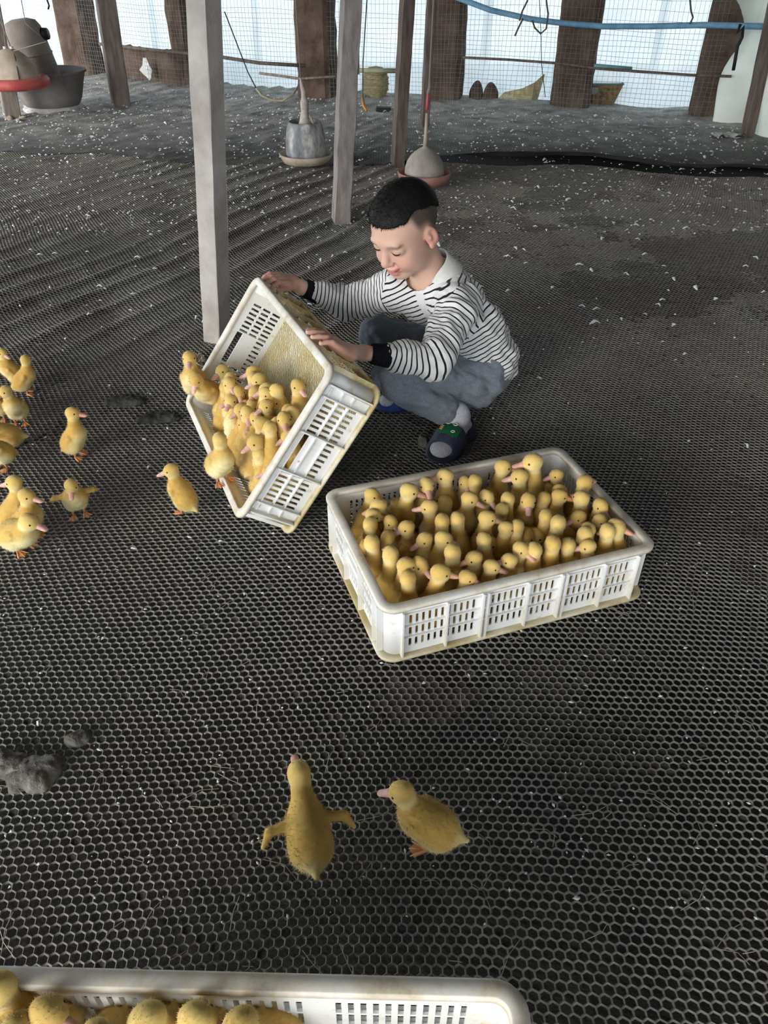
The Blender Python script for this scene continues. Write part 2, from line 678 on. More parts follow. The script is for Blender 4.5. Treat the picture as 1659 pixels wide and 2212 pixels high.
t = NT('milky_plastic_sheet')
tr = t.n('ShaderNodeBsdfTranslucent')
df = t.n('ShaderNodeBsdfDiffuse')
gl = t.n('ShaderNodeBsdfGlossy')
gl.inputs['Roughness'].default_value = 0.35
cc = t.ramp(t.noise(1.6, 4), [(0.35, (0.56, 0.66, 0.71)), (0.65, (0.70, 0.76, 0.78))])
t.l(cc, tr.inputs['Color'])
t.l(cc, df.inputs['Color'])
m1 = t.n('ShaderNodeMixShader')
m1.inputs[0].default_value = 0.75
t.l(df.outputs[0], m1.inputs[1])
t.l(tr.outputs[0], m1.inputs[2])
m2 = t.n('ShaderNodeMixShader')
m2.inputs[0].default_value = 0.06
t.l(m1.outputs[0], m2.inputs[1])
t.l(gl.outputs[0], m2.inputs[2])
tp = t.n('ShaderNodeBsdfTransparent')
m3 = t.n('ShaderNodeMixShader')
m3.inputs[0].default_value = 0.10
t.l(m2.outputs[0], m3.inputs[1])
t.l(tp.outputs[0], m3.inputs[2])
t.l(m3.outputs[0], t.out.inputs['Surface'])
SHEETM = t.m
g2 = mesh_np('ground', np.array([[-14, 10.2, -0.36], [-5.3, 9.6, -0.36], [2.3, 6.45, -0.36], [12, 3, -0.36], [14, 30, -0.36], [-14, 30, -0.36]], float)[[0, 1, 2, 3, 4, 5]], [(0, 1, 2, 3, 4, 5)])
tag(obj('ground', g2, mat2('pale_yard', (0.50, 0.50, 0.48), (0.68, 0.68, 0.66), scale=1.2, rough=0.95)), 'pale dusty yard outside the far wall', kind='structure')
V, F = curtain(sheet_pts, -0.35, 2.15, 160, 14, 0.06, 51)
tag(obj('wall_far', mesh_np('wall_far', V, F, True), SHEETM), 'milky white plastic sheet wall letting daylight through', kind='structure')

# faint battens outside the sheet that show through as grey strips are solid posts
WOODM = mat2('weathered_wood', (0.16, 0.13, 0.11), (0.30, 0.255, 0.22), scale=9, rough=0.85, bump=0.5, bscale=40, stretch=(4, 4, 0.6), bdist=0.003)
DARKWOOD = mat2('dark_old_wood', (0.085, 0.062, 0.052), (0.17, 0.135, 0.115), scale=10, rough=0.9, bump=0.5, bscale=45, stretch=(4, 4, 0.6), bdist=0.003)
CONCRETE = mat2('pale_concrete', (0.33, 0.29, 0.265), (0.50, 0.46, 0.425), scale=11, rough=0.92, spec=0.2, bump=0.6, bscale=130, bdist=0.002, lo=0.3, hi=0.7)
MUD = mat2('brown_mud_brick', (0.070, 0.046, 0.036), (0.155, 0.110, 0.088), scale=7, rough=0.95, spec=0.1, bump=0.8, bscale=55, bdist=0.006)
ROOFM = mat2('dark_roof_felt', (0.10, 0.09, 0.08), (0.16, 0.14, 0.125), scale=3, rough=0.95)

# ---- side sheet on the right, hanging in folds, gathered at the post
def side_sheet():
    nu, nz = 70, 40
    V = []
    for i in range(nu):
        s = i / (nu - 1)
        for j in range(nz):
            z = -0.06 + 2.2 * j / (nz - 1)
            x = 2.27 + 0.32 * s
            y = 6.02 - 1.5 * s
            V.append((x, y, z))
    V = np.array(V)
    q = np.stack([V[:, 1] * 1.6, V[:, 2] * 0.5], 1)
    fold = vnoise(q, 3.2, 61) - 0.5 + 0.5 * (vnoise(q, 8.0, 62) - 0.5)
    V[:, 0] += 0.20 * fold + 0.03 * np.sin(V[:, 1] * 26 + V[:, 2] * 2.5 + 3 * fold)
    V[:, 1] += 0.05 * fold
    I = np.arange(nu * nz).reshape(nu, nz)
    F = np.stack([I[:-1, :-1], I[1:, :-1], I[1:, 1:], I[:-1, 1:]], -1).reshape(-1, 4)
    return mesh_np('wall_right', V, F, True)
t = NT('greenish_plastic_curtain')
tr = t.n('ShaderNodeBsdfTranslucent')
cc = t.ramp(t.noise(2.5, 4), [(0.3, (0.50, 0.53, 0.47)), (0.7, (0.74, 0.76, 0.70))])
t.l(cc, tr.inputs['Color'])
t.base(cc, 0.32, 0.5)
m1 = t.n('ShaderNodeMixShader')
m1.inputs[0].default_value = 0.22
t.l(t.b.outputs[0], m1.inputs[1])
t.l(tr.outputs[0], m1.inputs[2])
t.l(m1.outputs[0], t.out.inputs['Surface'])
CURTAINM = t.m
tag(obj('wall_right', side_sheet(), CURTAINM), 'greenish white plastic curtain hanging in folds at the right edge', kind='structure')

# ---- roof
rf = MB()
rf.box((-0.9, 3.0, 2.32), (9.4, 13.0, 0.06))
tag(rf.build('ceiling', ROOFM), 'dark felt roof over the shed', kind='structure')

# ---- piers of the far wall
def pier(px_base, w, d, lean=(0, 0), label='', h=2.28, back=0.0, mat=MUD, seed=0, name='wall_pier'):
    p = at_z(*px_base)
    V, F = [], []
    nz = 26
    ring = 20
    rr = random.Random(seed)
    for j in range(nz):
        z = -0.02 + (h + 0.02) * j / (nz - 1)
        for k in range(ring):
            a = 2 * PI * k / ring
            cx, cy = math.cos(a), math.sin(a)
            m = max(abs(cx), abs(cy))
            q = 1 / m * 0.5
            sx, sy = cx * (q * 0.9 + 0.06), cy * (q * 0.9 + 0.06)
            V.append((sx * w * 1.02 + lean[0] * z + rr.uniform(-1, 1) * 0.006, sy * d * 1.02 + lean[1] * z + rr.uniform(-1, 1) * 0.006, z))
    for j in range(nz - 1):
        for k in range(ring):
            k2 = (k + 1) % ring
            F.append((j * ring + k, j * ring + k2, (j + 1) * ring + k2, (j + 1) * ring + k))
    F.append(tuple(range(ring))[::-1])
    F.append(tuple((nz - 1) * ring + k for k in range(ring)))
    mb = MB()
    mb.add(V, F, False)
    o = mb.build(name, mat, loc=(p.x, p.y + back + d / 2, 0))
    o.rotation_euler.z = math.radians(-17)
    tag(o, label, 'pillar', 'piers of the far wall')
    return o
pier((178, 168), 0.29, 0.22, (0.02, 0), 'dark brown pier of the far wall standing behind the grey basin', seed=1)
pier((403, 190), 0.16, 0.16, (0, 0), 'narrow brown pier of the far wall half hidden by the pale concrete post', seed=2)
pier((686, 216), 0.26, 0.22, (0, 0), 'broad brown pier behind the hanging grey feeder', seed=3)
pier((962, 222), 0.25, 0.22, (0, 0), 'brown pier behind the string of the red-trayed feeder', seed=4)
pier((1236, 238), 0.27, 0.22, (0, 0), 'brown pier crossed by the blue pipe, left of the torn basket', seed=5)
pier((1540, 258), 0.26, 0.22, (0, 0), 'brown pier beside the plastic curtain at the right', seed=6)

# ---- low mud wall between the two left piers
lw = MB()
a, b = at_z(262, 172), at_z(400, 190)
n = 14
V, F = [], []
rr = random.Random(4)
dirv = (b - a).normalized()
nrm = Vector((-dirv.y, dirv.x, 0))
for i in range(n + 1):
    q = a.lerp(b, i / n)
    top = 0.24 + rr.uniform(-0.02, 0.02)
    for (o_, z) in ((0, -0.02), (0, top * 0.5), (0.01, top), (0.12, top + rr.uniform(-.01, .01)), (0.13, -0.02)):
        V.append(tuple(q + nrm * (o_ + rr.uniform(-.006, .006)) + Vector((0, 0, z))))
for i in range(n):
    for k in range(5):
        k2 = (k + 1) % 5
        F.append((i * 5 + k, i * 5 + k2, (i + 1) * 5 + k2, (i + 1) * 5 + k))
F.append((0, 1, 2, 3, 4))
F.append(tuple(n * 5 + k for k in range(5))[::-1])
lw.add(V, F)
tag(lw.build('low_wall', MUD), 'low dark mud wall along the foot of the far sheet, behind the pale post', 'wall')

# scrap of torn white plastic stuck on it
sc_ = MB()
q = at_y(318, 150, 7.25)
rr = random.Random(12)
V = [(0, 0, 0)] + [(0.055 * math.cos(k * PI / 5) * rr.uniform(.5, 1.1), rr.uniform(-.006, .006), 0.10 * math.sin(k * PI / 5) * rr.uniform(.5, 1.1)) for k in range(10)]
V2 = [(x, y - 0.006, z) for x, y, z in V]
sc_.add(V, [(0, k + 1, (k + 1) % 10 + 1) for k in range(10)])
sc_.add(V2, [(0, (k + 1) % 10 + 1, k + 1) for k in range(10)])
s1 = sc_.build('plastic_scrap', plain('scrap_white', (0.8, 0.82, 0.82), 0.5), loc=(q.x, q.y - 0.02, q.z))
tag(s1, 'torn white plastic scrap caught on the low mud wall', 'scrap')

# ---- tarpaulin added out of view on the right to block light from that side
V, F = curtain([(2.62, 4.55), (2.72, 3.0), (2.75, 0.0), (2.75, -2.6)], -0.4, 2.3, 60, 12, 0.0, 81)
V[:, 0] += 0.10 * (vnoise(np.stack([V[:, 1], V[:, 2] * .4], 1), 2.5, 82) - 0.5)
tag(obj('wall_right', mesh_np('wall_right', V, F, True), mat2('light_blocking_brown_tarp', (0.10, 0.085, 0.07), (0.16, 0.14, 0.12), scale=3, rough=0.8)), 'added unseen brown tarpaulin blocking light from the right side of the shed', kind='structure')
# ================================================================== posts
def post(name, base, top, w, d, yaw, mat, label, parts_n=24, rough=0.004, seed=0):
    """squared post from base to top (it may lean), with chipped edges"""
    base, top = Vector(base), Vector(top)
    rr = random.Random(seed)
    c, s = math.cos(yaw), math.sin(yaw)
    V, F = [], []
    prof = []
    for sx, sy in ((-1, -1), (1, -1), (1, 1), (-1, 1)):
        ch = 0.08
        if sx * sy > 0:
            prof += [(sx, sy * (1 - ch)), (sx * (1 - ch), sy)] if sx * sy > 0 and sx < 0 else [(sx, sy * (1 - ch)), (sx * (1 - ch), sy)]
        else:
            prof += [(sx * (1 - ch), sy), (sx, sy * (1 - ch))]
    m = len(prof)
    ax = top - base
    for j in range(parts_n):
        q = ax * (j / (parts_n - 1))
        for px, py in prof:
            x = px * w / 2 + rr.uniform(-rough, rough) * 0.5
            y = py * d / 2 + rr.uniform(-rough, rough) * 0.5
            V.append((q.x + c * x - s * y, q.y + s * x + c * y, q.z))
    for j in range(parts_n - 1):
        for k in range(m):
            k2 = (k + 1) % m
            F.append((j * m + k, j * m + k2, (j + 1) * m + k2, (j + 1) * m + k))
    F.append(tuple(range(m))[::-1])
    F.append(tuple((parts_n - 1) * m + k for k in range(m)))
    mb = MB()
    mb.add(V, F)
    o = mb.build(name, mat, loc=base)
    return tag(o, label, 'post')

def lean_top(base, px_top, h=2.29):
    """top of a post: the line of sight through a photograph point fixes the lean"""
    q = at_y(px_top[0], px_top[1], base.y)
    f = (q - base) / (q.z - base.z)
    return base + f * h

b = at_z(470, 742, -0.01)
post('concrete_post', b, lean_top(b, (440, 0)), 0.064, 0.060, math.radians(-30), CONCRETE, 'pale concrete post rising behind the tipped crate', seed=1)
b = at_z(736, 486, -0.01)
post('wooden_post', b, lean_top(b, (758, 0)), 0.072, 0.07, math.radians(15), mat2('greyed_wood', (0.19, 0.165, 0.15), (0.31, 0.275, 0.255), scale=12, rough=0.9, bump=0.6, bscale=60, stretch=(3, 3, 0.7)), 'grey wooden post between the two middle feeders, behind the boy', seed=2, rough=0.006)
b = at_z(858, 362, -0.01)
post('wooden_post', b, lean_top(b, (880, 0)), 0.062, 0.06, math.radians(20), DARKWOOD, 'slim dark wooden post just left of the red-trayed feeder', seed=3)
b = at_z(917, 272, 0.0)
post('wooden_post', b, lean_top(b, (932, 0)), 0.05, 0.06, math.radians(10), DARKWOOD, 'dark wooden post standing behind the feeder string', seed=4)
b = at_z(262, 230, 0.0)
post('wooden_post', b, lean_top(b, (228, 0)), 0.125, 0.11, math.radians(24), mat2('brown_beam', (0.12, 0.09, 0.078), (0.23, 0.185, 0.165), scale=9, rough=0.9, bump=0.5, bscale=50, stretch=(3, 3, .6)), 'brown squared wooden post to the right of the grey basin', seed=5)
b = at_z(28, 258, 0.0)
post('wooden_post', b, lean_top(b, (-10, 60)), 0.10, 0.10, math.radians(30), WOODM, 'wooden post behind the red-rimmed feeder at the left edge', seed=6)
b = at_z(1612, 300, 0.0)
post('wooden_post', b, lean_top(b, (1665, 55)), 0.065, 0.06, math.radians(10), DARKWOOD, 'thin leaning brown post in front of the plastic curtain', seed=7)
# stub of a plank nailed beside the middle post, ending above the floor
b = at_y(763, 160, 3.72)
stub = MB()
stub.box((0, 0, 0.6), (0.05, 0.02, 1.2))
o = stub.build('hanging_plank', DARKWOOD, loc=b)
o.rotation_euler = (0, math.radians(1), math.radians(12))
tag(o, 'short dark plank hanging behind the grey wooden post', 'plank')

# pale battens outside the milky sheet (they show as soft strips)
for i, (px, lab) in enumerate((((345, 190), 'upright pole outside the sheet left of the pale concrete post'), ((560, 205), 'upright pole outside the sheet right of the pale concrete post'),
                               ((1040, 225), 'upright pole outside the sheet right of the pier with the feeder string'), ((1395, 245), 'upright pole outside the sheet between basket and right pier'))):
    q = at_z(*px)
    mb = MB()
    mb.tube([(0, 0, -0.3), (0.02, 0, 1.0), (0.0, 0, 2.2)], 0.03, 8)
    tag(mb.build('outside_pole', WOODM, loc=(q.x * 1.09, q.y * 1.09 + 0.06, 0)), lab, 'pole', 'poles outside the sheet')

# ================================================================== wire netting in front of the far wall
net_pts = [(x * 0.985, y * 0.985 - 0.30) for x, y in sheet_pts[:-1]]
NETL = poly_len(net_pts)
mb = MB()
def strand(pts, r):
    mb.tube(pts, r, 3, caps=False, smooth=False)
sp = 0.030
rr = random.Random(2)
for i in range(int(NETL / sp)):
    x, y = poly_at(net_pts, i * sp)
    strand([(x + 0.010 * math.sin(i * .9 + z * 8) * (1 if z < 0.4 else .25), y + 0.01 * math.sin(z * 5 + i), z) for z in (0.0, 0.1, 0.2, 0.3, 0.5, 0.8, 1.1)], 0.0011)
for j in range(36):
    z = 0.03 + j * 0.03
    if z > 0.55 and j % 2:
        continue
    strand([poly_at(net_pts, NETL * k / 40) + (z + 0.004 * math.sin(k * 1.7 + j) + 0.006 * math.sin(k * .6),) for k in range(41)], 0.0010)
o = mb.build('wire_netting', plain('netting_grey', (0.20, 0.22, 0.21), 0.6))
tag(o, 'fine wire netting stretched across the far wall', 'netting', kind='stuff')

# ================================================================== rods and pipe along the far wall
def rod(name, pxs, r, mat, label, cat, y_off=0.0, n=8):
    pts = []
    for (u, v, y) in pxs:
        pts.append(at_y(u, v, y + y_off))
    m = MB()
    P = [p - pts[0] for p in pts]
    m.tube(P, r, n)
    o = m.build(name, mat, loc=pts[0])
    return tag(o, label, cat)
BLUE = mat2('faded_blue_pipe', (0.12, 0.27, 0.42), (0.22, 0.40, 0.55), scale=12, rough=0.5)
rod('blue_pipe', [(985, -6, 6.2), (1060, 22, 6.1), (1150, 42, 6.0), (1215, 50, 5.95), (1300, 57, 5.85), (1400, 57, 5.75), (1520, 54, 5.6), (1600, 56, 5.45), (1680, 58, 5.3)], 0.017, BLUE, 'faded blue water pipe sagging across the far wall at the right', 'pipe')
rod('bamboo_rail', [(215, 95, 7.3), (330, 108, 7.0), (470, 122, 6.6), (560, 136, 6.4), (660, 142, 6.35)], 0.012, DARKWOOD, 'long dark rail tied across the far wall behind the pale post', 'rail')
rod('bamboo_rail', [(560, 158, 6.45), (650, 170, 6.4), (725, 165, 6.3)], 0.009, WOODM, 'short lower rail sagging across the broad pier behind the grey feeder', 'rail')
rod('bamboo_rail', [(765, 152, 6.45), (860, 153, 6.4)], 0.016, mat2('green_bamboo', (0.22, 0.25, 0.15), (0.36, 0.36, 0.24), scale=8, rough=0.6), 'thick greenish bamboo rail between the two middle posts', 'rail')
rod('bamboo_rail', [(1000, 124, 6.3), (1100, 129, 6.2), (1210, 137, 6.05), (1290, 148, 5.95), (1490, 162, 5.75), (1580, 165, 5.65)], 0.008, DARKWOOD, 'thin dark rail crossing the two right-hand piers', 'rail')
rod('bamboo_rail', [(1283, 143, 5.97), (1365, 150, 5.92)], 0.016, mat2('teal_stick', (0.10, 0.24, 0.27), (0.16, 0.32, 0.34), scale=9, rough=0.6), 'short teal stick lying along the thin rail beside the right pier', 'stick')
# strings and hoses
ROPE = plain('old_rope', (0.24, 0.21, 0.18), 0.9)
BLK = plain('black_strap', (0.012, 0.012, 0.014), 0.6)
rod('dangling_wire', [(485, 25, 5.9), (510, 90, 5.9), (535, 155, 5.9), (553, 190, 5.9)], 0.004, plain('dark_wire', (0.05, 0.05, 0.05), 0.6), 'dark wire slanting down beside the pale concrete post', 'wire')
rod('hose', [(553, 190, 5.9), (565, 206, 5.9), (585, 216, 5.9), (610, 218, 5.9), (632, 205, 5.9), (650, 178, 6.1)], 0.008, mat2('straw_hose', (0.30, 0.25, 0.16), (0.42, 0.36, 0.26), scale=9), 'drooping straw-coloured hose left of the grey feeder', 'hose')
rod('dangling_wire', [(793, -5, 5.8), (788, 70, 5.8), (784, 140, 5.8), (783, 200, 5.8), (788, 232, 5.75)], 0.004, plain('grey_cord', (0.10, 0.10, 0.11), 0.7), 'straight grey cord hanging between the two middle posts', 'cord')
o = rod('orange_hook', [(783, 212, 5.78), (785, 228, 5.74), (792, 240, 5.70)], 0.009, plain('orange_plastic', (0.62, 0.25, 0.05), 0.5), 'small orange hook on the end of the hanging cord', 'hook')
rod('dangling_wire', [(1165, -5, 6.0), (1168, 60, 6.0), (1170, 140, 6.0), (1178, 210, 6.0)], 0.0025, plain('dark_wire', (0.05, 0.05, 0.05), 0.6), 'thin wire hanging between the two right-hand piers', 'wire')
for i, (pts, lab) in enumerate(((([(1130, 40, 5.9), (1120, 60, 5.9), (1112, 78, 5.9)]), 'left dried string end tied to the blue pipe'),
                                (([(1150, 44, 5.9), (1155, 60, 5.9), (1168, 73, 5.9), (1180, 62, 5.9), (1184, 30, 5.9), (1180, 0, 5.9)]), 'dried string loop hung over the blue pipe'),
                                (([(1140, 0, 5.9), (1128, 25, 5.9), (1122, 45, 5.9)]), 'dried string strand above the blue pipe'),
                                (([(1490, -5, 5.6), (1493, 25, 5.6), (1497, 38, 5.6), (1490, 52, 5.6)]), 'short wire dangling onto the blue pipe near the right pier'))):
    rod('string_end', pts, 0.0055, plain('dry_string', (0.10, 0.085, 0.075), 0.9), lab, 'string')
o = rod('black_strap', [(1600, 52, 5.30), (1592, 72, 5.30), (1606, 58, 5.29), (1603, 80, 5.3), (1593, 100, 5.3), (1588, 130, 5.3), (1584, 152, 5.3)], 0.010, BLK, 'black strap tied round the plastic curtain', 'strap')
rod('twine', [(45, -5, 5.5), (55, 50, 5.5), (100, 90, 5.5), (30, 110, 5.5)], 0.003, ROPE, 'loose twine hanging at the top left corner', 'twine')
rod('twine', [(100, -5, 6.0), (106, 12, 6.0), (104, 20, 6.0)], 0.006, BLK, 'short black twine end at the top left', 'twine')

# ================================================================== hanging feeders
def feeder(px_tray, z_tray, r_tray, prof, tray_prof, string_px, label, mats, parts):
    p = at_z(px_tray[0], px_tray[1], z_tray)
    e = empty('poultry_feeder', p)
    tag(e, label, 'feeder', 'hanging feeders')
    body = MB()
    body.lathe(prof, 40)
    body.build('drum', mats[0], e)
    tr = MB()
    tr.lathe(tray_prof, 40)
    tr.build('tray', mats[1], e)
    return e, p

GREYP = mat2('dusty_grey_plastic', (0.28, 0.25, 0.22), (0.42, 0.375, 0.33), scale=14, rough=0.85, bump=0.25, bscale=60)
STAIN = NT('stained_white_plastic')
_f = STAIN.noise(9, 5, 0.7, stretch=(1.2, 1.2, 0.5))
STAIN.base(STAIN.ramp(_f, [(0.38, (0.12, 0.125, 0.135)), (0.52, (0.27, 0.27, 0.275)), (0.62, (0.55, 0.52, 0.48))]), 0.8, 0.3)
REDP = mat2('faded_red_plastic', (0.30, 0.13, 0.11), (0.44, 0.24, 0.20), scale=12, rough=0.7)
REDB = mat2('red_plastic', (0.42, 0.06, 0.06), (0.52, 0.13, 0.11), scale=9, rough=0.55)
CREAM = mat2('dirty_cream_plastic', (0.33, 0.26, 0.19), (0.50, 0.42, 0.34), scale=10, rough=0.7)

def tray_profile(r, h, w=0.006):
    return [(0.02, 0.004), (r * 0.86, 0.004), (r - w, h), (r, h + 0.003), (r + 0.004, h), (r * 0.9, -0.004), (0.02, -0.006)]

# bell shaped feeder with red tray, behind the boy's head
p = at_z(916, 388, 0.035)
e = empty('poultry_feeder', p)
tag(e, 'bell-shaped grey feeder on a faded red tray behind the boy\'s head', 'feeder', 'hanging feeders')
m = MB(); m.lathe([(a_, b_ * 0.66) for a_, b_ in [(0.098, 0.012), (0.099, 0.05), (0.096, 0.09), (0.088, 0.13), (0.073, 0.165), (0.052, 0.195), (0.030, 0.218), (0.012, 0.23), (0.012, 0.236), (0.002, 0.236)]], 40); m.build('drum', GREYP, e)
m = MB(); m.lathe([(0.01, 0.0), (0.115, 0.0), (0.126, 0.036), (0.130, 0.040), (0.134, 0.036), (0.122, -0.010), (0.01, -0.012)], 40); m.build('tray', REDP, e)
m = MB(); m.tube([(0, 0, 0.148), (0.002, 0, 0.22), (0.003, 0, 0.300)], [0.011, 0.009, 0.007], 8); m.build('neck_rod', CREAM, e)
m = MB(); m.tube([(0.003, 0, 0.315), (0.006, 0, 0.385)], 0.0075, 8); m.build('red_sleeve', REDB, e)
tq = at_y(938, 0, p.y) - p
m = MB(); m.tube([(0.006, 0, 0.385), (0.012, 0, 0.41), (0.010, 0, 0.44)] + [tuple(Vector((0.010, 0, 0.47)).lerp(Vector((tq.x * 2.4, 0, 2.26)), f)) for f in (0.3, 0.7, 1)], [0.010, 0.008, 0.005, 0.004, 0.004, 0.004], 6); m.build('string', ROPE, e)

# stained white feeder in the middle
p = at_z(662, 344, 0.045)
e = empty('poultry_feeder', p)
tag(e, 'stained white barrel feeder with a tied sack neck hanging left of the grey post', 'feeder', 'hanging feeders')
m = MB(); m.lathe([(0.104, 0.012), (0.107, 0.05), (0.105, 0.10), (0.098, 0.145), (0.088, 0.175), (0.083, 0.186), (0.078, 0.184), (0.07, 0.17), (0.002, 0.165)], 40); m.build('drum', STAIN.m, e)
m = MB(); m.lathe([(0.01, 0.0), (0.118, 0.0), (0.136, 0.030), (0.142, 0.033), (0.146, 0.028), (0.125, -0.010), (0.01, -0.012)], 40); m.build('tray', CREAM, e)
m = MB()
m.tube([(0.002, 0, 0.168), (0.0, 0, 0.19), (0.004, 0, 0.23), (0.006, 0, 0.275), (0.002, 0, 0.30), (0.004, 0, 0.325), (-0.004, 0, 0.35), (-0.008, 0, 0.385)], [0.040, 0.026, 0.020, 0.023, 0.012, 0.014, 0.010, 0.006], 10)
m.build('sack_neck', mat2('old_sacking', (0.36, 0.30, 0.26), (0.50, 0.45, 0.41), scale=30, rough=0.95, bump=0.5, bscale=90), e)
m = MB(); m.tube([(-0.008, 0, 0.38), (-0.012, 0, 0.8), (-0.02, 0, 2.2)], 0.003, 6); m.build('string', ROPE, e)
m = MB(); m.tube([(0.05, -0.02, 0.175), (0.038, -0.01, 0.20), (0.028, 0, 0.215)], 0.004, 6); m.build('handle', CREAM, e)

# red rimmed dome drinker at the left edge
p = at_z(36, 180, 0.235)
e = empty('poultry_feeder', p)
tag(e, 'cream dome feeder with a bright red rim hanging at the left edge', 'feeder', 'hanging feeders')
m = MB(); m.lathe([(0.148, 0.004), (0.146, 0.03), (0.137, 0.075), (0.118, 0.122), (0.088, 0.16), (0.055, 0.184), (0.03, 0.192), (0.002, 0.194)], 40); m.build('drum', CREAM, e)
m = MB(); m.lathe([(0.145, 0.0), (0.150, 0.030), (0.165, 0.040), (0.195, 0.036), (0.208, 0.018), (0.205, -0.006), (0.190, -0.020), (0.160, -0.026), (0.140, -0.018)], 44); m.build('tray', REDB, e)
m = MB(); m.lathe([(0.15, -0.018), (0.12, -0.034), (0.06, -0.042), (0.002, -0.044)], 32); m.build('base_disc', mat2('pale_plastic', (0.42, 0.38, 0.33), (0.55, 0.50, 0.45), scale=9), e)
for sx in (-0.018, 0.024):
    m = MB(); m.tube([(sx, 0, 0.19), (sx, 0, 0.205)], 0.011, 10); m.build('cap', plain('cap_white', (0.7, 0.68, 0.62), 0.5), e)
m = MB(); m.tube([(0.03, -0.02, 0.19), (0.06, -0.07, 0.155), (0.075, -0.115, 0.08), (0.078, -0.135, 0.02)], 0.004, 6); m.build('strap', plain('brown_strap', (0.10, 0.075, 0.06), 0.8), e)
for dx in (-0.012, 0.02):
    m = MB(); m.tube([(dx, 0, 0.2), (0.004, 0, 0.30), (dx * -1.5, 0, 0.5), (-0.04 + dx, 0, 2.05)], 0.0035, 6); m.build('string', ROPE, e)

# ================================================================== basin with a barrel standing in it
p = at_z(118, 238, 0.0)
e = empty('water_basin', p)
tag(e, 'wide grey plastic basin on a white foot ring by the far wall', 'basin')
BAS = mat2('grey_basin_plastic', (0.14, 0.12, 0.115), (0.25, 0.22, 0.205), scale=6, rough=0.75)
m = MB(); m.lathe([(0.002, 0.05), (0.17, 0.05), (0.20, 0.10), (0.235, 0.20), (0.255, 0.245), (0.262, 0.245), (0.258, 0.235), (0.243, 0.19), (0.205, 0.075), (0.18, 0.035), (0.002, 0.03)], 44); m.build('bowl', BAS, e)
m = MB(); m.lathe([(0.258, 0.236), (0.272, 0.24), (0.272, 0.250), (0.258, 0.252), (0.254, 0.246)], 44); m.build('rim', BAS, e)
m = MB(); m.lathe([(0.16, 0.045), (0.20, 0.03), (0.215, 0.01), (0.20, -0.005), (0.15, -0.005)], 36); m.build('foot_ring', mat2('chalky_white', (0.40, 0.38, 0.36), (0.62, 0.61, 0.60), scale=9, rough=0.9), e)
q = p + Vector((-0.055, 0.03, 0.052))
e2 = empty('water_barrel', q, (0, math.radians(-6), 0.3))
tag(e2, 'dull brown plastic barrel standing upright in the grey basin', 'barrel')
BAR = mat2('brown_grey_plastic', (0.20, 0.165, 0.145), (0.31, 0.265, 0.24), scale=7, rough=0.8)
m = MB(); m.lathe([(0.002, 0), (0.150, 0), (0.158, 0.03), (0.150, 0.20), (0.135, 0.36), (0.122, 0.45), (0.100, 0.485), (0.055, 0.50), (0.002, 0.502)], 40); m.build('body', BAR, e2)
m = MB(); m.tube([(0.115, -0.03, 0.40), (0.155, -0.045, 0.40)], [0.040, 0.034], 16); m.build('bung', plain('black_rubber', (0.015, 0.015, 0.017), 0.5), e2)
m = MB(); m.lathe([(0.142, 0.285), (0.148, 0.292), (0.141, 0.30)], 40); m.build('band', BAR, e2)

# ================================================================== odds and ends at the foot of the far wall
STRAW = mat2('straw_weave', (0.26, 0.20, 0.10), (0.46, 0.38, 0.22), scale=35, rough=0.9, bump=0.6, bscale=80, stretch=(1, 1, 3))
# round woven basket end
p = at_z(810, 226, 0.0)
e = empty('woven_basket', (p.x, p.y + 0.35, 0))
tag(e, 'rounded straw basket leaning on the far sheet between the middle posts', 'basket')
m = MB()
m.lathe([(0.075, 0.0), (0.098, 0.05), (0.102, 0.11), (0.088, 0.165), (0.055, 0.20), (0.002, 0.21)], 20)
m.build('body', STRAW, e)
for z, r in ((0.05, 0.100), (0.09, 0.104), (0.13, 0.102), (0.165, 0.092)):
    m = MB(); m.tube([(r * math.cos(a), r * math.sin(a), z) for a in [2 * PI * k / 20 for k in range(21)]], 0.004, 5, caps=False); m.build('hoop', STRAW, e)
# torn basket with hole
p = at_z(1300, 238, 0.0)
e = empty('torn_basket', (p.x + 0.03, p.y + 0.20, 0))
tag(e, 'torn brown basket with a hole, right of the pier with the blue pipe', 'basket')
V, F = [], []
hw0, hw1, hd = 0.085, 0.13, 0.05
nx, nz = 10, 7
for s in (-1, 1):
    for i in range(nx + 1):
        for j in range(nz + 1):
            f = j / nz
            w = hw0 + (hw1 - hw0) * f
            V.append(((2 * i / nx - 1) * w, s * (hd + 0.03 * f), 0.15 * f))
def gi(s, i, j): return s * (nx + 1) * (nz + 1) + i * (nz + 1) + j
for s in (0, 1):
    for i in range(nx):
        for j in range(nz):
            if s == 0 and i in (1, 2) and j in (4, 5):
                continue
            F.append((gi(s, i, j), gi(s, i + 1, j), gi(s, i + 1, j + 1), gi(s, i, j + 1)))
for j in range(nz):
    F.append((gi(0, 0, j), gi(0, 0, j + 1), gi(1, 0, j + 1), gi(1, 0, j)))
    F.append((gi(0, nx, j), gi(1, nx, j), gi(1, nx, j + 1), gi(0, nx, j + 1)))
m = MB(); m.add(V, F); m.build('body', mat2('brown_wicker', (0.14, 0.085, 0.04), (0.30, 0.20, 0.10), scale=30, rough=0.9, bump=.5), e)
m = MB(); m.tube([(-hw1, -hd - .03, 0.15), (hw1, -hd - .03, 0.152), (hw1, hd + .03, 0.152), (-hw1, hd + .03, 0.15), (-hw1, -hd - .03, 0.15)], 0.006, 6, caps=False); m.build('rim', plain('teal_rim', (0.12, 0.26, 0.25), 0.6), e)
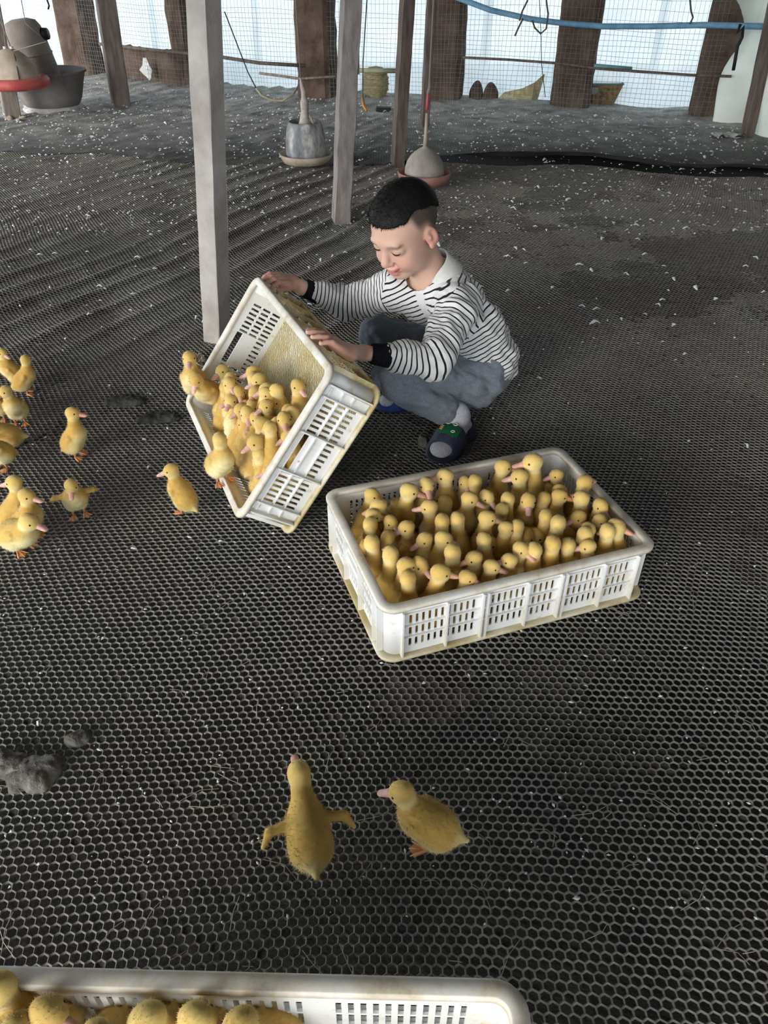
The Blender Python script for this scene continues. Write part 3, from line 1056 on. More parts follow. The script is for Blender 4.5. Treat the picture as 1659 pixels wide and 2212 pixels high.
# heap of straw with a pointed end, and dark lumps beside it
p = at_z(1130, 228, 0.0)
V = [(-0.16, 0, 0), (-0.06, -0.06, 0), (0.05, -0.07, 0), (0.10, 0, 0), (0.0, 0.06, 0), (-0.10, 0.03, 0.055), (0.0, -0.02, 0.085), (0.07, -0.02, 0.12), (0.125, 0, 0.165), (0.135, 0.02, 0.16), (0.11, 0.03, 0.09)]
F = [(0, 1, 5), (1, 6, 5), (1, 2, 6), (2, 7, 6), (2, 3, 7), (3, 8, 7), (3, 10, 9, 8), (3, 4, 10), (4, 0, 5), (4, 5, 6), (4, 6, 10), (6, 7, 10), (7, 8, 9), (7, 9, 10), (0, 4, 3, 2, 1)]
m = MB(); m.add(V, F)
o = m.build('straw_bundle', mat2('yellow_straw', (0.34, 0.29, 0.15), (0.58, 0.52, 0.32), scale=30, rough=0.9, bump=.5), loc=(p.x, p.y + 0.14, 0))
o.scale = (1.25, 1.25, 1.15)
tag(o, 'yellowish straw bundle with a raised pointed end at the far wall', 'straw')
for i, (px, sc, lab) in enumerate((((1030, 222), (0.055, 0.04, 0.12), 'taller dark lump standing at the far wall left of the straw bundle'), ((1062, 224), (0.06, 0.04, 0.115), 'dark lump touching the straw bundle at the far wall'))):
    p = at_z(*px)
    f = Field((-.12, -.1, -.05), (.12, .1, .2), 0.008)
    f.ell((0, 0, sc[2] * .35), (sc[0], sc[1], sc[2] * .6), k=0.02)
    f.ell((sc[0] * .1 * (-1) ** i, 0, sc[2] * .8), (sc[0] * .5, sc[1] * .6, sc[2] * .35), k=0.03)
    V, F = f.mesh()
    o = obj('dirt_lump', mesh_np('dirt_lump', relax(V, F), F, True), MUD, None, (p.x, p.y + 0.10, 0))
    tag(o, lab, 'lump')
# black block on the floor, flat debris by the right post
p = at_z(828, 244, 0.0)
m = MB(); m.box((0, 0, 0.02), (0.11, 0.07, 0.04), taper=(0.94, 0.92))
o = m.build('rubber_block', plain('black_rubber', (0.02, 0.02, 0.022), 0.7), loc=p, bevel=0.004)
tag(o, 'small black rubber block on the floor by the far wall', 'block')
p = at_z(1568, 303, 0.0)
m = MB()
rr = random.Random(3)
V, F = [], []
for i in range(9):
    for j in range(5):
        V.append(((i / 8 - .5) * 0.19, (j / 4 - .5) * 0.09, 0.03 + rr.uniform(-.008, .016) * (1 if 0 < i < 8 else 0.3)))
for i in range(8):
    for j in range(4):
        F.append((i * 5 + j, (i + 1) * 5 + j, (i + 1) * 5 + j + 1, i * 5 + j + 1))
m.add(V, F)
V2 = [(x, y, z - 0.02) for x, y, z in V]
m.add(V2, [f[::-1] for f in F])
o = m.build('crumpled_bag', mat2('grey_bag', (0.30, 0.29, 0.27), (0.55, 0.53, 0.50), scale=20, rough=0.7), loc=p)
tag(o, 'flat crumpled pale bag at the foot of the leaning post', 'bag')
# chips and litter at the foot of the left post
for i, (u, v) in enumerate(((18, 262), (36, 268), (48, 262), (30, 256))):
    p = at_z(u, v)
    f = Field((-.06, -.06, -.03), (.06, .06, .06), 0.006)
    f.ell((0, 0, 0.01), (0.035, 0.022, 0.018), np.array(Matrix.Rotation(i * 1.1, 3, 'Z')), k=0)
    f.ell((0.014, 0.008, 0.02), (0.02, 0.018, 0.014), k=0.006)
    V, F = f.mesh()
    o = obj('feed_clump', mesh_np('feed_clump', V, F, True), mat2('pale_feed', (0.30, 0.25, 0.18), (0.52, 0.46, 0.36), scale=40, rough=0.95), None, p)
    tag(o, ['pale clump of spilt feed at the left edge beside the post', 'nearest pale clump of spilt feed at the left-edge post', 'rightmost pale clump of spilt feed by the left-edge post', 'farthest pale clump of spilt feed against the left-edge post'][i], 'clump', 'feed clumps by the left post')
# ================================================================== plastic crates
CL, CW, CH = 0.540, 0.370, 0.128       # outer size over the rim
INS = 0.013                            # walls stand back from rim and foot flange
WT = 0.003

def plate_with_holes(w, h, holes, th):
    """upright plate in x (width, centred) and z (0..h), thickness th in y, with rectangular holes"""
    xs = sorted({-w / 2, w / 2} | {v for a in holes for v in (a[0], a[1])})
    zs = sorted({0.0, h} | {v for a in holes for v in (a[2], a[3])})
    xs = [x for i, x in enumerate(xs) if i == 0 or x - xs[i - 1] > 1e-6]
    zs = [z for i, z in enumerate(zs) if i == 0 or z - zs[i - 1] > 1e-6]
    def open_(i, j):
        if i < 0 or j < 0 or i >= len(xs) - 1 or j >= len(zs) - 1:
            return True
        cx, cz = (xs[i] + xs[i + 1]) / 2, (zs[j] + zs[j + 1]) / 2
        return any(a[0] < cx < a[1] and a[2] < cz < a[3] for a in holes)
    V, F, idx = [], [], {}
    def vi(i, j, s):
        k = (i, j, s)
        if k not in idx:
            idx[k] = len(V)
            V.append((xs[i], s * th / 2, zs[j]))
        return idx[k]
    for i in range(len(xs) - 1):
        for j in range(len(zs) - 1):
            if open_(i, j):
                continue
            F.append((vi(i, j, -1), vi(i + 1, j, -1), vi(i + 1, j + 1, -1), vi(i, j + 1, -1)))
            F.append((vi(i, j, 1), vi(i, j + 1, 1), vi(i + 1, j + 1, 1), vi(i + 1, j, 1)))
            if open_(i - 1, j):
                F.append((vi(i, j, -1), vi(i, j + 1, -1), vi(i, j + 1, 1), vi(i, j, 1)))
            if open_(i + 1, j):
                F.append((vi(i + 1, j, -1), vi(i + 1, j, 1), vi(i + 1, j + 1, 1), vi(i + 1, j + 1, -1)))
            if open_(i, j - 1):
                F.append((vi(i, j, -1), vi(i, j, 1), vi(i + 1, j, 1), vi(i + 1, j, -1)))
            if open_(i, j + 1):
                F.append((vi(i, j + 1, -1), vi(i + 1, j + 1, -1), vi(i + 1, j + 1, 1), vi(i, j + 1, 1)))
    return V, F

def rrect(hx, hy, r, n=6):
    P = []
    for cx, cy, a0 in ((hx - r, hy - r, 0), (-hx + r, hy - r, PI / 2), (-hx + r, -hy + r, PI), (hx - r, -hy + r, 3 * PI / 2)):
        for k in range(n + 1):
            a = a0 + PI / 2 * k / n
            P.append((cx + r * math.cos(a), cy + r * math.sin(a)))
    return P

def ring_loft(mb, rings, close=False):
    """rings of equal count [(pts2d, z)], skinned in order"""
    V, F = [], []
    n = len(rings[0][0])
    for P, z in rings:
        V += [(x, y, z) for x, y in P]
    m = len(rings)
    for i in range(m if close else m - 1):
        j = (i + 1) % m
        for k in range(n):
            k2 = (k + 1) % n
            F.append((i * n + k, i * n + k2, j * n + k2, j * n + k))
    mb.add(V, F, True)

t = NT('white_crate_plastic')
d1 = t.ramp(t.noise(5.0, 5, 0.65), [(0.50, (0.80, 0.80, 0.79)), (0.60, (0.72, 0.68, 0.58)), (0.72, (0.58, 0.50, 0.33))])
d2 = t.ramp(t.noise(38, 4, 0.7), [(0.60, (1, 1, 1)), (0.72, (0.80, 0.72, 0.52))])
t.base(t.mix(1.0, d1, d2, 'MULTIPLY'), 0.38, 0.45)
t.b.inputs['Subsurface Weight'].default_value = 0.0
CRATE_WHITE = t.m
t = NT('soiled_crate_plastic')
d1 = t.ramp(t.noise(9.0, 5, 0.7), [(0.34, (0.74, 0.71, 0.60)), (0.48, (0.62, 0.53, 0.34)), (0.60, (0.44, 0.35, 0.15))])
t.base(d1, 0.5, 0.4)
CRATE_SOIL = t.m
t = NT('rim_crate_plastic')
d1 = t.ramp(t.noise(14.0, 5, 0.7), [(0.40, (0.74, 0.71, 0.65)), (0.58, (0.60, 0.53, 0.42)), (0.70, (0.42, 0.35, 0.23))])
t.base(d1, 0.5, 0.4)
CRATE_RIM = t.m
t = NT('crate_floor_matting')
wv = t.n('ShaderNodeTexWave', wave_type='BANDS', bands_direction='DIAGONAL')
wv.inputs['Scale'].default_value = 70
wv.inputs['Distortion'].default_value = 7
wv.inputs['Detail'].default_value = 3
tc = t.n('ShaderNodeTexCoord')
t.l(tc.outputs['Object'], wv.inputs['Vector'])
c = t.ramp(wv.outputs['Fac'], [(0.15, (0.40, 0.33, 0.15)), (0.5, (0.62, 0.55, 0.36)), (0.85, (0.74, 0.70, 0.58))])
c2 = t.ramp(t.noise(7, 4), [(0.35, (0.82, 0.72, 0.42)), (0.65, (1, 1, 1))])
t.base(t.mix(1.0, c, c2, 'MULTIPLY'), 0.85, 0.2)
t.bump(wv.outputs['Fac'], 0.8, 0.003)
CRATE_MAT = t.m

def slots(x0, n, pitch, rows, w=0.0056, h=0.0232):
    return [(x0 + i * pitch - w / 2, x0 + i * pitch + w / 2, z - h / 2, z + h / 2) for i in range(n) for z in rows]

ROWS = (0.034, 0.061, 0.088)
Z0, Z1 = 0.006, 0.122

def wall_mesh(kind):
    holes = []
    if kind == 'long':
        span = CL - 2 * INS - 0.05
        for mx in (-0.155, 0.0, 0.155):
            holes += slots(mx - 0.059, 11, 0.0118, ROWS)
    else:
        span = CW - 2 * INS - 0.05
        holes += slots(-0.120, 7, 0.0118, ROWS)
        holes += slots(0.049, 7, 0.0118, ROWS)
        holes += slots(-0.038, 7, 0.0126, ROWS[:1])
        holes += [(-0.043, 0.043, 0.086, 0.102)]
    holes = [(a, b, c - Z0, d - Z0) for a, b, c, d in holes]
    V, F = plate_with_holes(span, Z1 - Z0, holes, WT)
    me = bpy.data.meshes.new(kind + '_wall')
    me.from_pydata([(x, y, z + Z0) for x, y, z in V], [], F)
    me.update()
    return me
WALL_ME = {k: wall_mesh(k) for k in ('long', 'short')}
for k in WALL_ME:
    WALL_ME[k].materials.append(CRATE_WHITE)

def box_mesh(name, s, mat):
    mb = MB()
    mb.box((0, 0, 0), s)
    me = bpy.data.meshes.new(name)
    me.from_pydata(mb.v, [], mb.f)
    me.update()
    me.materials.append(mat)
    return me
VRIB = box_mesh('rib', (0.003, INS - 0.002, 0.106), CRATE_WHITE)
HRIBL = {k: box_mesh('rib', (w, INS * 0.40, 0.0024), CRATE_WHITE) for k, w in (('long', CL - 2 * INS - 0.05), ('short', CW - 2 * INS - 0.05))}

def crate_meshes():
    r0 = 0.030
    out = rrect(CL / 2, CW / 2, r0)
    inn = rrect(CL / 2 - INS - WT / 2, CW / 2 - INS - WT / 2, r0 - INS * 0.8)
    def off(d):
        return rrect(CL / 2 - d, CW / 2 - d, max(r0 - d * 0.8, 0.008))
    rim = MB()
    ring_loft(rim, [(off(0.0185), CH - 0.009), (off(0.0175), CH - 0.001), (off(0.0160), CH), (off(0.0030), CH), (off(0.0), CH - 0.003), (off(0.0), CH - 0.009), (off(0.0022), CH - 0.009), (off(0.0022), CH - 0.0045), (off(0.0100), CH - 0.0045), (off(0.0115), CH - 0.012)], close=True)
    foot = MB()
    ring_loft(foot, [(off(0.0145), 0.0), (off(0.001), 0.0), (off(0.0), 0.002), (off(0.0), 0.0055), (off(0.002), 0.007), (off(0.0145), 0.007)], close=True)
    base = MB()
    V = [(x, y, 0.004) for x, y in off(0.0140)]
    V2 = [(x, y, 0.0095) for x, y in off(0.0140)]
    n = len(V)
    base.add(V, [tuple(range(n))[::-1]])
    base.add(V2, [tuple(range(n))])
    corner = MB()
    # four rounded corners of the wall
    cs = []
    for q in range(4):
        c = MB()
        sx, sy = ((1, 1), (-1, 1), (-1, -1), (1, -1))[q]
        rw = 0.025
        cx, cy = sx * (CL / 2 - INS - rw), sy * (CW / 2 - INS - rw)
        V, F = [], []
        m = 7
        for k in range(m):
            a = PI / 2 * q + PI / 2 * k / (m - 1)
            for rr_ in (rw + WT / 2, rw - WT / 2):
                for z in (Z0, Z1):
                    V.append((cx + rr_ * math.cos(a), cy + rr_ * math.sin(a), z))
        for k in range(m - 1):
            a, b = k * 4, (k + 1) * 4
            F += [(a, b, b + 1, a + 1), (a + 2, a + 3, b + 3, b + 2), (a + 1, b + 1, b + 3, a + 3), (a, a + 2, b + 2, b)]
        c.add(V, F, True)
        cs.append(c)
    return rim, foot, base, cs

def make_crate(label):
    e = empty('poultry_crate')
    tag(e, label, 'crate', 'white ventilated plastic crates')
    rim, foot, base, cs = crate_meshes()
    rim.build('rim', CRATE_RIM, e)
    foot.build('foot_flange', CRATE_SOIL, e)
    base.build('base', CRATE_MAT, e)
    for c in cs:
        c.build('corner', CRATE_WHITE, e)
    for kind, yo, sgn in (('long', CW / 2 - INS, 1), ('long', CW / 2 - INS, -1), ('short', CL / 2 - INS, 1), ('short', CL / 2 - INS, -1)):
        o = link(bpy.data.objects.new(kind + '_wall', WALL_ME[kind]), e)
        rz = (0 if sgn < 0 else PI) if kind == 'long' else (PI / 2 if sgn > 0 else -PI / 2)
        o.rotation_euler.z = rz
        o.location = (0, sgn * yo, 0) if kind == 'long' else (sgn * yo, 0, 0)
        # outside is local -y
        if kind == 'long':
            vx = (-0.231, -0.1491, -0.082, -0.073, 0.0059, 0.073, 0.082, 0.1609, 0.231)
        else:
            vx = (-0.153, -0.127, -0.045, 0.045, 0.127, 0.153)
        for x in vx:
            rbo = link(bpy.data.objects.new('rib', VRIB), o)
            rbo.location = (x, -INS / 2, 0.060)
        for z in (0.0475, 0.0745, 0.1035):
            rbo = link(bpy.data.objects.new('rib', HRIBL[kind]), o)
            rbo.location = (0, -INS * 0.20 - 0.001, z)
    return e

# upright crate on the floor
crate1 = make_crate('upright white crate packed with ducklings in front of the boy')
crate1.location = (0.1917, 1.1648, 0.0)
crate1.rotation_euler.z = 0.3364
# crate tipped on its long edge by the boy (local: x along the short side)
crate2 = make_crate('tipped white crate held by the boy, ducklings sliding out')
M2 = Matrix.Rotation(0.4078, 4, 'Z') @ Matrix.Rotation(-0.941, 4, 'Y')
M2 = Matrix.Translation((-0.2066, 1.5419, 0.1497)) @ M2 @ Matrix.Rotation(-PI / 2, 4, 'Z')
crate2.matrix_world = M2
for o in crate2.children:
    if o.name.startswith('long_wall') and o.location.y > 0:
        for q in (o,) + tuple(o.children):
            q.material_slots[0].link = 'OBJECT'
            q.material_slots[0].material = CRATE_SOIL
# two stacked crates at the bottom edge of the photograph
crate3 = make_crate('white crate of ducklings cut off by the bottom edge of the photo')
RIM3 = 2 * CH - 0.004
_a, _b = at_z(0, 2072, RIM3), at_z(1090, 2100, RIM3)
_d = (_b - _a).normalized()
_ang = math.atan2(_d.y, _d.x)
_c = at_z(1137, 2112, RIM3)
_n = Vector((-_d.y, _d.x, 0))
_cen = _c - _d * (CL / 2) - _n * (CW / 2)
crate3.location = (_cen.x, _cen.y, CH - 0.004)
crate3.rotation_euler.z = _ang
crate4 = make_crate('empty white crate underneath the crate at the bottom edge')
crate4.location = (_cen.x, _cen.y, 0)
crate4.rotation_euler.z = _ang
bpy.context.view_layer.update()
# ================================================================== ducklings
t = NT('duckling_down')
at = t.n('ShaderNodeAttribute', attribute_name='col')
oi = t.n('ShaderNodeObjectInfo')
tint = t.ramp(oi.outputs['Random'], [(0.0, (0.92, 0.84, 0.70)), (0.5, (1.0, 0.97, 0.93)), (1.0, (1.05, 1.06, 1.05))])
cc = t.mix(1.0, at.outputs['Color'], tint, 'MULTIPLY')
t.base(cc, 0.9, 0.1)
t.b.inputs['Sheen Weight'].default_value = 0.35
t.b.inputs['Sheen Roughness'].default_value = 0.6
t.b.inputs['Sheen Tint'].default_value = (1.0, 0.9, 0.6, 1)
DOWN = t.m
t = NT('duckling_bill')
oi = t.n('ShaderNodeObjectInfo')
t.base(t.ramp(oi.outputs['Random'], [(0.0, (0.66, 0.36, 0.30)), (0.5, (0.70, 0.42, 0.36)), (0.8, (0.72, 0.34, 0.17)), (1.0, (0.62, 0.36, 0.36))]), 0.45, 0.4)
BILL = t.m
EYE = plain('duckling_eye', (0.008, 0.007, 0.006), 0.12, 0.6)
FOOT = mat2('duckling_foot', (0.62, 0.27, 0.10), (0.72, 0.36, 0.18), scale=60, rough=0.55)

def eul(rx=0, ry=0, rz=0):
    return np.array(Matrix.Rotation(rz, 3, 'Z') @ Matrix.Rotation(ry, 3, 'Y') @ Matrix.Rotation(rx, 3, 'X'))

def sphere_me(name, r, mat, seg=10):
    V, F = [], []
    for i in range(1, seg // 2):
        for k in range(seg):
            a, b = PI * i / (seg // 2), 2 * PI * k / seg
            V.append((r * math.sin(a) * math.cos(b), r * math.sin(a) * math.sin(b), r * math.cos(a)))
    V += [(0, 0, r), (0, 0, -r)]
    m = seg // 2 - 1
    for i in range(m - 1):
        for k in range(seg):
            k2 = (k + 1) % seg
            F.append((i * seg + k, (i + 1) * seg + k, (i + 1) * seg + k2, i * seg + k2))
    for k in range(seg):
        k2 = (k + 1) % seg
        F.append((len(V) - 2, k, k2))
        F.append((len(V) - 1, (m - 1) * seg + k2, (m - 1) * seg + k))
    me = bpy.data.meshes.new(name)
    me.from_pydata(V, [], F)
    me.polygons.foreach_set('use_smooth', np.ones(len(F), bool))
    me.materials.append(mat)
    return me
EYE_ME = sphere_me('eye', 0.0024, EYE)

def bill_me():
    f = Field((-.008, -.012, -.012), (.03, .012, .01), 0.0011)
    f.ell((0.000, 0, 0.0), (0.0065, 0.0060, 0.0058), k=0)
    f.ell((0.0065, 0, -0.0010), (0.0075, 0.0052, 0.0036), k=0.003)
    f.ell((0.0130, 0, -0.0026), (0.0055, 0.0054, 0.0020), k=0.003)
    f.ell((0.0080, 0, -0.0048), (0.0075, 0.0042, 0.0016), k=0.0015)
    V, F = f.mesh()
    me = mesh_np('bill', relax(V, F, 1) * 1.12, F, True)
    me.materials.append(BILL)
    return me
BILL_ME = bill_me()

def foot_me():
    """leg with a webbed foot, origin at the hip"""
    mb = MB()
    mb.tube([(0, 0, 0.004), (0.002, 0, -0.010), (-0.002, 0, -0.026)], [0.0042, 0.0030, 0.0026], 7)
    z = -0.0285
    V = [(-0.006, 0, z + .001), (-0.001, -0.004, z + .002), (-0.001, 0.004, z + .002), (0.013, -0.0115, z), (0.0155, -0.0062, z + .0012), (0.021, 0.0, z), (0.0155, 0.0062, z + .0012), (0.013, 0.0115, z), (0.004, 0, z + .0042)]
    F = [(0, 1, 8), (0, 8, 2), (1, 3, 4), (1, 4, 8), (8, 4, 5), (8, 5, 6), (8, 6, 2), (2, 6, 7)]
    n = len(V)
    V2 = [(x, y, z2 - .0022) for x, y, z2 in V]
    mb.add(V + V2, F + [tuple(i + n for i in f[::-1]) for f in F], True)
    for a in (-0.55, 0, 0.55):
        mb.tube([(-0.003, 0, z + .003), (0.010 * math.cos(a), 0.012 * math.sin(a), z + .0018), (0.0215 * math.cos(a), 0.0215 * math.sin(a), z)], [0.0022, 0.0018, 0.0009], 5)
    me = bpy.data.meshes.new('leg')
    me.from_pydata(mb.v, [], mb.f)
    me.polygons.foreach_set('use_smooth', np.array(mb.s, bool))
    me.materials.append(FOOT)
    return me
FOOT_ME = foot_me()

def duck_kind(kname, pitch=0.75, neck=0.030, head_yaw=0.0, head_pitch=0.1, head_side=0.0, head_fwd=0.0, wings=0.0, sit=False, seed=0, fat=1.0):
    """one pose of a duckling; x forward, y left, feet at z=0. The whole bird is one skin."""
    rr = np.random.RandomState(seed + 5)
    hipz = 0.016 if sit else 0.030
    cb = np.array([0.0, 0.0, hipz + 0.024])
    ax = np.array([math.cos(pitch), 0, math.sin(pitch)])        # tail -> breast
    up = np.array([-math.sin(pitch), 0, math.cos(pitch)])
    Rb = np.stack([ax, [0, 1, 0], up], 1)
    f = Field((-.085, -.07, -.005), (.085, .07, .17), 0.0021)
    f.ell(cb, (0.041, 0.0285 * fat, 0.0275 * fat), Rb, k=0)
    f.ell(cb - ax * 0.018 - up * 0.004, (0.026, 0.0275 * fat, 0.0260 * fat), Rb, k=0.012)        # rump and belly
    f.ell(cb + ax * 0.022 - up * 0.004, (0.023, 0.0225 * fat, 0.0225 * fat), Rb, k=0.012)        # breast
    f.cap(cb - ax * 0.036 + up * 0.004, cb - ax * 0.054 + up * 0.010, 0.0115, 0.0045, k=0.010)      # tail
    sh = cb + ax * 0.030 + up * 0.006
    hd = sh + np.array([0.006 + head_fwd, head_side, neck + 0.012])
    f.cap(sh, hd, 0.0168, 0.0125, k=0.012)
    Rh = np.array(Matrix.Rotation(head_yaw, 3, 'Z') @ Matrix.Rotation(head_pitch, 3, 'Y'))
    fx, fy, fz = Rh[:, 0], Rh[:, 1], Rh[:, 2]
    f.ell(hd + fz * 0.002, (0.0185, 0.0152, 0.0158), Rh, k=0.006)
    f.ell(hd + fx * 0.008 - fz * 0.003, (0.0115, 0.0112, 0.0100), Rh, k=0.006)          # cheeks and face
    for s in (-1, 1):
        f.ell(hd + fx * 0.003 + fy * s * 0.0075 - fz * 0.005, (0.008, 0.0062, 0.007), Rh, k=0.005)
        if wings > 0:
            r0 = cb + ax * 0.016 + np.array([0, s * 0.020, 0]) + up * 0.008
            r1 = r0 + np.array([-0.004, s * 0.026 * wings, -0.002])
            r2 = r1 + np.array([-0.012, s * 0.010 * wings, -0.012])
            f.cap(r0, r1, 0.0075, 0.0060, k=0.006)
            f.cap(r1, r2, 0.0062, 0.0032, k=0.004)
        else:
            w0 = cb + ax * 0.016 + np.array([0, s * 0.0235 * fat, 0]) + up * 0.006
            f.cap(w0, w0 - ax * 0.030 - up * 0.003 + np.array([0, s * 0.0015, 0]), 0.0080, 0.0042, k=0.0035)
        f.ell(cb - ax * 0.010 - up * 0.016 + np.array([0, s * 0.014, 0]), (0.015, 0.010, 0.014), Rb, k=0.008)   # thighs
    V, F = f.mesh()
    V = relax(V, F, 2)
    N = vnormals(V, F)
    # colours of the down: golden back, crown and wings, pale belly and breast
    q = (V - cb) @ Rb
    back = np.clip(0.5 + q[:, 2] / 0.045, 0, 1)
    belly = sstep(0.55, 0.10, back)
    gold = np.array([0.62, 0.41, 0.115])
    yel = np.array([0.70, 0.53, 0.20])
    pale = np.array([0.80, 0.72, 0.42])
    C = gold + (yel - gold) * sstep(0.75, 0.35, back)[:, None]
    C = C + (pale - C) * (belly * 0.9)[:, None]
    C = C + (pale - C) * (sstep(-0.030, -0.050, q[:, 0]) * 0.6)[:, None]
    hq = (V - hd) @ Rh
    ish = sstep(0.026, 0.019, np.linalg.norm(hq, axis=1))
    hc = np.array([0.68, 0.49, 0.165]) + (np.array([0.75, 0.61, 0.29]) - np.array([0.68, 0.49, 0.165])) * sstep(0.004, -0.010, hq[:, 2])[:, None]
    C = C + (hc - C) * ish[:, None]
    nz = vnoise(V, 120, seed) - 0.5
    C = C * (1 + 0.22 * nz[:, None])
    # short fuzz as fine blades, all in the same skin mesh
    nb = 5200
    tri_a = np.linalg.norm(np.cross(V[F[:, 2]] - V[F[:, 0]], V[F[:, 3]] - V[F[:, 1]]), axis=1)
    pick = rr.choice(len(F), nb, p=tri_a / tri_a.sum())
    u, v = rr.rand(nb, 1), rr.rand(nb, 1)
    a, b, c, d = (V[F[pick, i]] for i in range(4))
    P = (a * (1 - u) + b * u) * (1 - v) + (d * (1 - u) + c * u) * v
    Nn = N[F[pick, 0]]
    keep = np.linalg.norm(P - (hd + fx * 0.021 - fz * 0.003), axis=1) > 0.010
    for s in (-1, 1):
        keep &= np.linalg.norm(P - (hd + fx * 0.0085 + fy * s * 0.0125 + fz * 0.004), axis=1) > 0.0048
    P, Nn, pick = P[keep], Nn[keep], pick[keep]
    nb = len(P)
    flow = -ax[None] - 0.25 * up[None]
    flow = flow - Nn * (flow * Nn).sum(1, keepdims=True)
    dirv = Nn * 0.55 + flow * 0.55 + rr.randn(nb, 3) * 0.28
    dirv /= np.linalg.norm(dirv, axis=1)[:, None]
    hl = np.linalg.norm(P - hd, axis=1) < 0.024
    L = np.where(hl, 0.0032, 0.0052) * (0.6 + 0.8 * rr.rand(nb))
    side = np.cross(dirv, Nn + 0.01)
    side /= np.linalg.norm(side, axis=1)[:, None] + 1e-9
    wd = 0.00042
    P0 = P - Nn * 0.0008
    tip = P0 + dirv * L[:, None]
    n0 = len(V)
    V3 = np.concatenate([V, P0 - side * wd, P0 + side * wd, tip])
    Cb = C[F[pick, 0]] * (0.9 + 0.25 * rr.rand(nb, 1))
    C3 = np.concatenate([C, Cb * 0.95, Cb * 0.95, Cb * 1.06])
    N3 = np.concatenate([N, Nn, Nn, Nn])
    F3 = [tuple(x) for x in F.tolist()] + [(n0 + i, n0 + nb + i, n0 + 2 * nb + i) for i in range(nb)]
    me = bpy.data.meshes.new('duckling')
    me.from_pydata(V3.tolist(), [], F3)
    me.polygons.foreach_set('use_smooth', np.ones(len(F3), bool))
    me.update()
    me.normals_split_custom_set_from_vertices(N3.tolist())
    set_color(me, 'col', np.clip(C3, 0, 1))
    me.materials.append(DOWN)
    Mh = Matrix(Rh.tolist()).to_4x4()
    parts = [('bill', BILL_ME, Matrix.Translation(Vector(hd + fx * 0.0185 - fz * 0.0035)) @ Mh)]
    for s in (-1, 1):
        parts.append(('eye', EYE_ME, Matrix.Translation(Vector(hd + fx * 0.0090 + fy * s * 0.0122 + fz * 0.0042))))
    feet = []
    for s in (-1, 1):
        M = Matrix.Translation((0.002, s * 0.0135, hipz if not sit else 0.030)) @ Matrix.Rotation(0.25 * s, 4, 'Z')
        feet.append(('leg', FOOT_ME, M))
    return dict(me=me, parts=parts, feet=feet, head=hd, cb=cb)

KINDS = {
    'up': duck_kind('up', 0.80, 0.030, 0.0, 0.05, seed=1),
    'left': duck_kind('left', 0.75, 0.028, 0.9, 0.12, 0.004, seed=2),
    'right': duck_kind('right', 0.75, 0.028, -0.9, 0.12, -0.004, seed=3),
    'tall': duck_kind('tall', 0.95, 0.040, 0.15, 0.0, seed=4),
    'low': duck_kind('low', 0.40, 0.012, 0.2, 0.25, 0.0, 0.012, sit=True, seed=5, fat=1.05),
    'lowleft': duck_kind('lowleft', 0.45, 0.014, 1.1, 0.2, 0.006, 0.006, sit=True, seed=6, fat=1.05),
    'lowright': duck_kind('lowright', 0.45, 0.014, -1.1, 0.2, -0.006, 0.006, sit=True, seed=7, fat=1.05),
    'wings': duck_kind('wings', 0.62, 0.024, -0.25, 0.35, 0.0, 0.010, wings=1.0, seed=8),
    'reach': duck_kind('reach', 0.25, 0.010, 0.05, 0.10, 0.0, 0.034, wings=1.1, seed=9),
    'down': duck_kind('down', 0.60, 0.020, 0.1, 0.75, 0.0, 0.014, seed=10),
    'crowd': duck_kind('crowd', 1.08, 0.040, 0.0, 0.08, seed=13, fat=0.84),
    'crowdleft': duck_kind('crowdleft', 1.05, 0.036, 0.9, 0.15, 0.004, 0.004, seed=14, fat=0.84),
    'crowdright': duck_kind('crowdright', 1.05, 0.036, -0.9, 0.15, -0.004, 0.004, seed=15, fat=0.84),
    'walk': duck_kind('walk', 0.32, 0.020, 0.12, 0.25, 0.0, 0.010, seed=12, fat=1.06),
    'back': duck_kind('back', 0.80, 0.030, 2.4, 0.1, -0.002, -0.004, seed=11),
}

def duckling(kind, loc, yaw, label, group, scale=1.0, tilt=(0, 0), feet=True):
    k = KINDS[kind]
    o = bpy.data.objects.new('duckling', k['me'])
    o.matrix_world = Matrix.Translation(loc) @ Matrix.Rotation(tilt[0], 4, 'X') @ Matrix.Rotation(tilt[1], 4, 'Y') @ Matrix.Rotation(yaw, 4, 'Z') @ Matrix.Scale(scale, 4)
    link(o)
    for nm, me, M in k['parts'] + (k['feet'] if feet else []):
        c = bpy.data.objects.new(nm, me)
        c.matrix_basis = M
        link(c, o)
    return tag(o, label, 'duckling', group)

def head_loc(kind, head, yaw, scale):
    """base position so that the head comes to the given point"""
    h = Matrix.Rotation(yaw, 3, 'Z') @ (Vector(KINDS[kind]['head']) * scale)
    return Vector(head) - h

def dirword(dx, dy):
    a = math.degrees(math.atan2(-dy, dx)) % 360
    return ['right', 'up to the right', 'away', 'up to the left', 'left', 'down to the left', 'towards the camera', 'down to the right'][int(((a + 22.5) % 360) // 45)]

HEADYAW = {'up': 0, 'left': 0.9, 'right': -0.9, 'tall': 0.15, 'low': 0.2, 'lowleft': 1.1, 'lowright': -1.1, 'wings': -.25, 'reach': .05, 'down': .1, 'back': 2.4, 'walk': .12, 'crowd': 0, 'crowdleft': .9, 'crowdright': -.9}
ORD = ['first', 'second', 'third', 'fourth', 'fifth', 'sixth', 'seventh', 'eighth', 'ninth', 'tenth', 'eleventh', 'twelfth', 'thirteenth', 'fourteenth', 'fifteenth', 'sixteenth', 'seventeenth', 'eighteenth', 'nineteenth', 'twentieth']
ALLDUCKS = []       # (xyz body centre, radius) for spacing

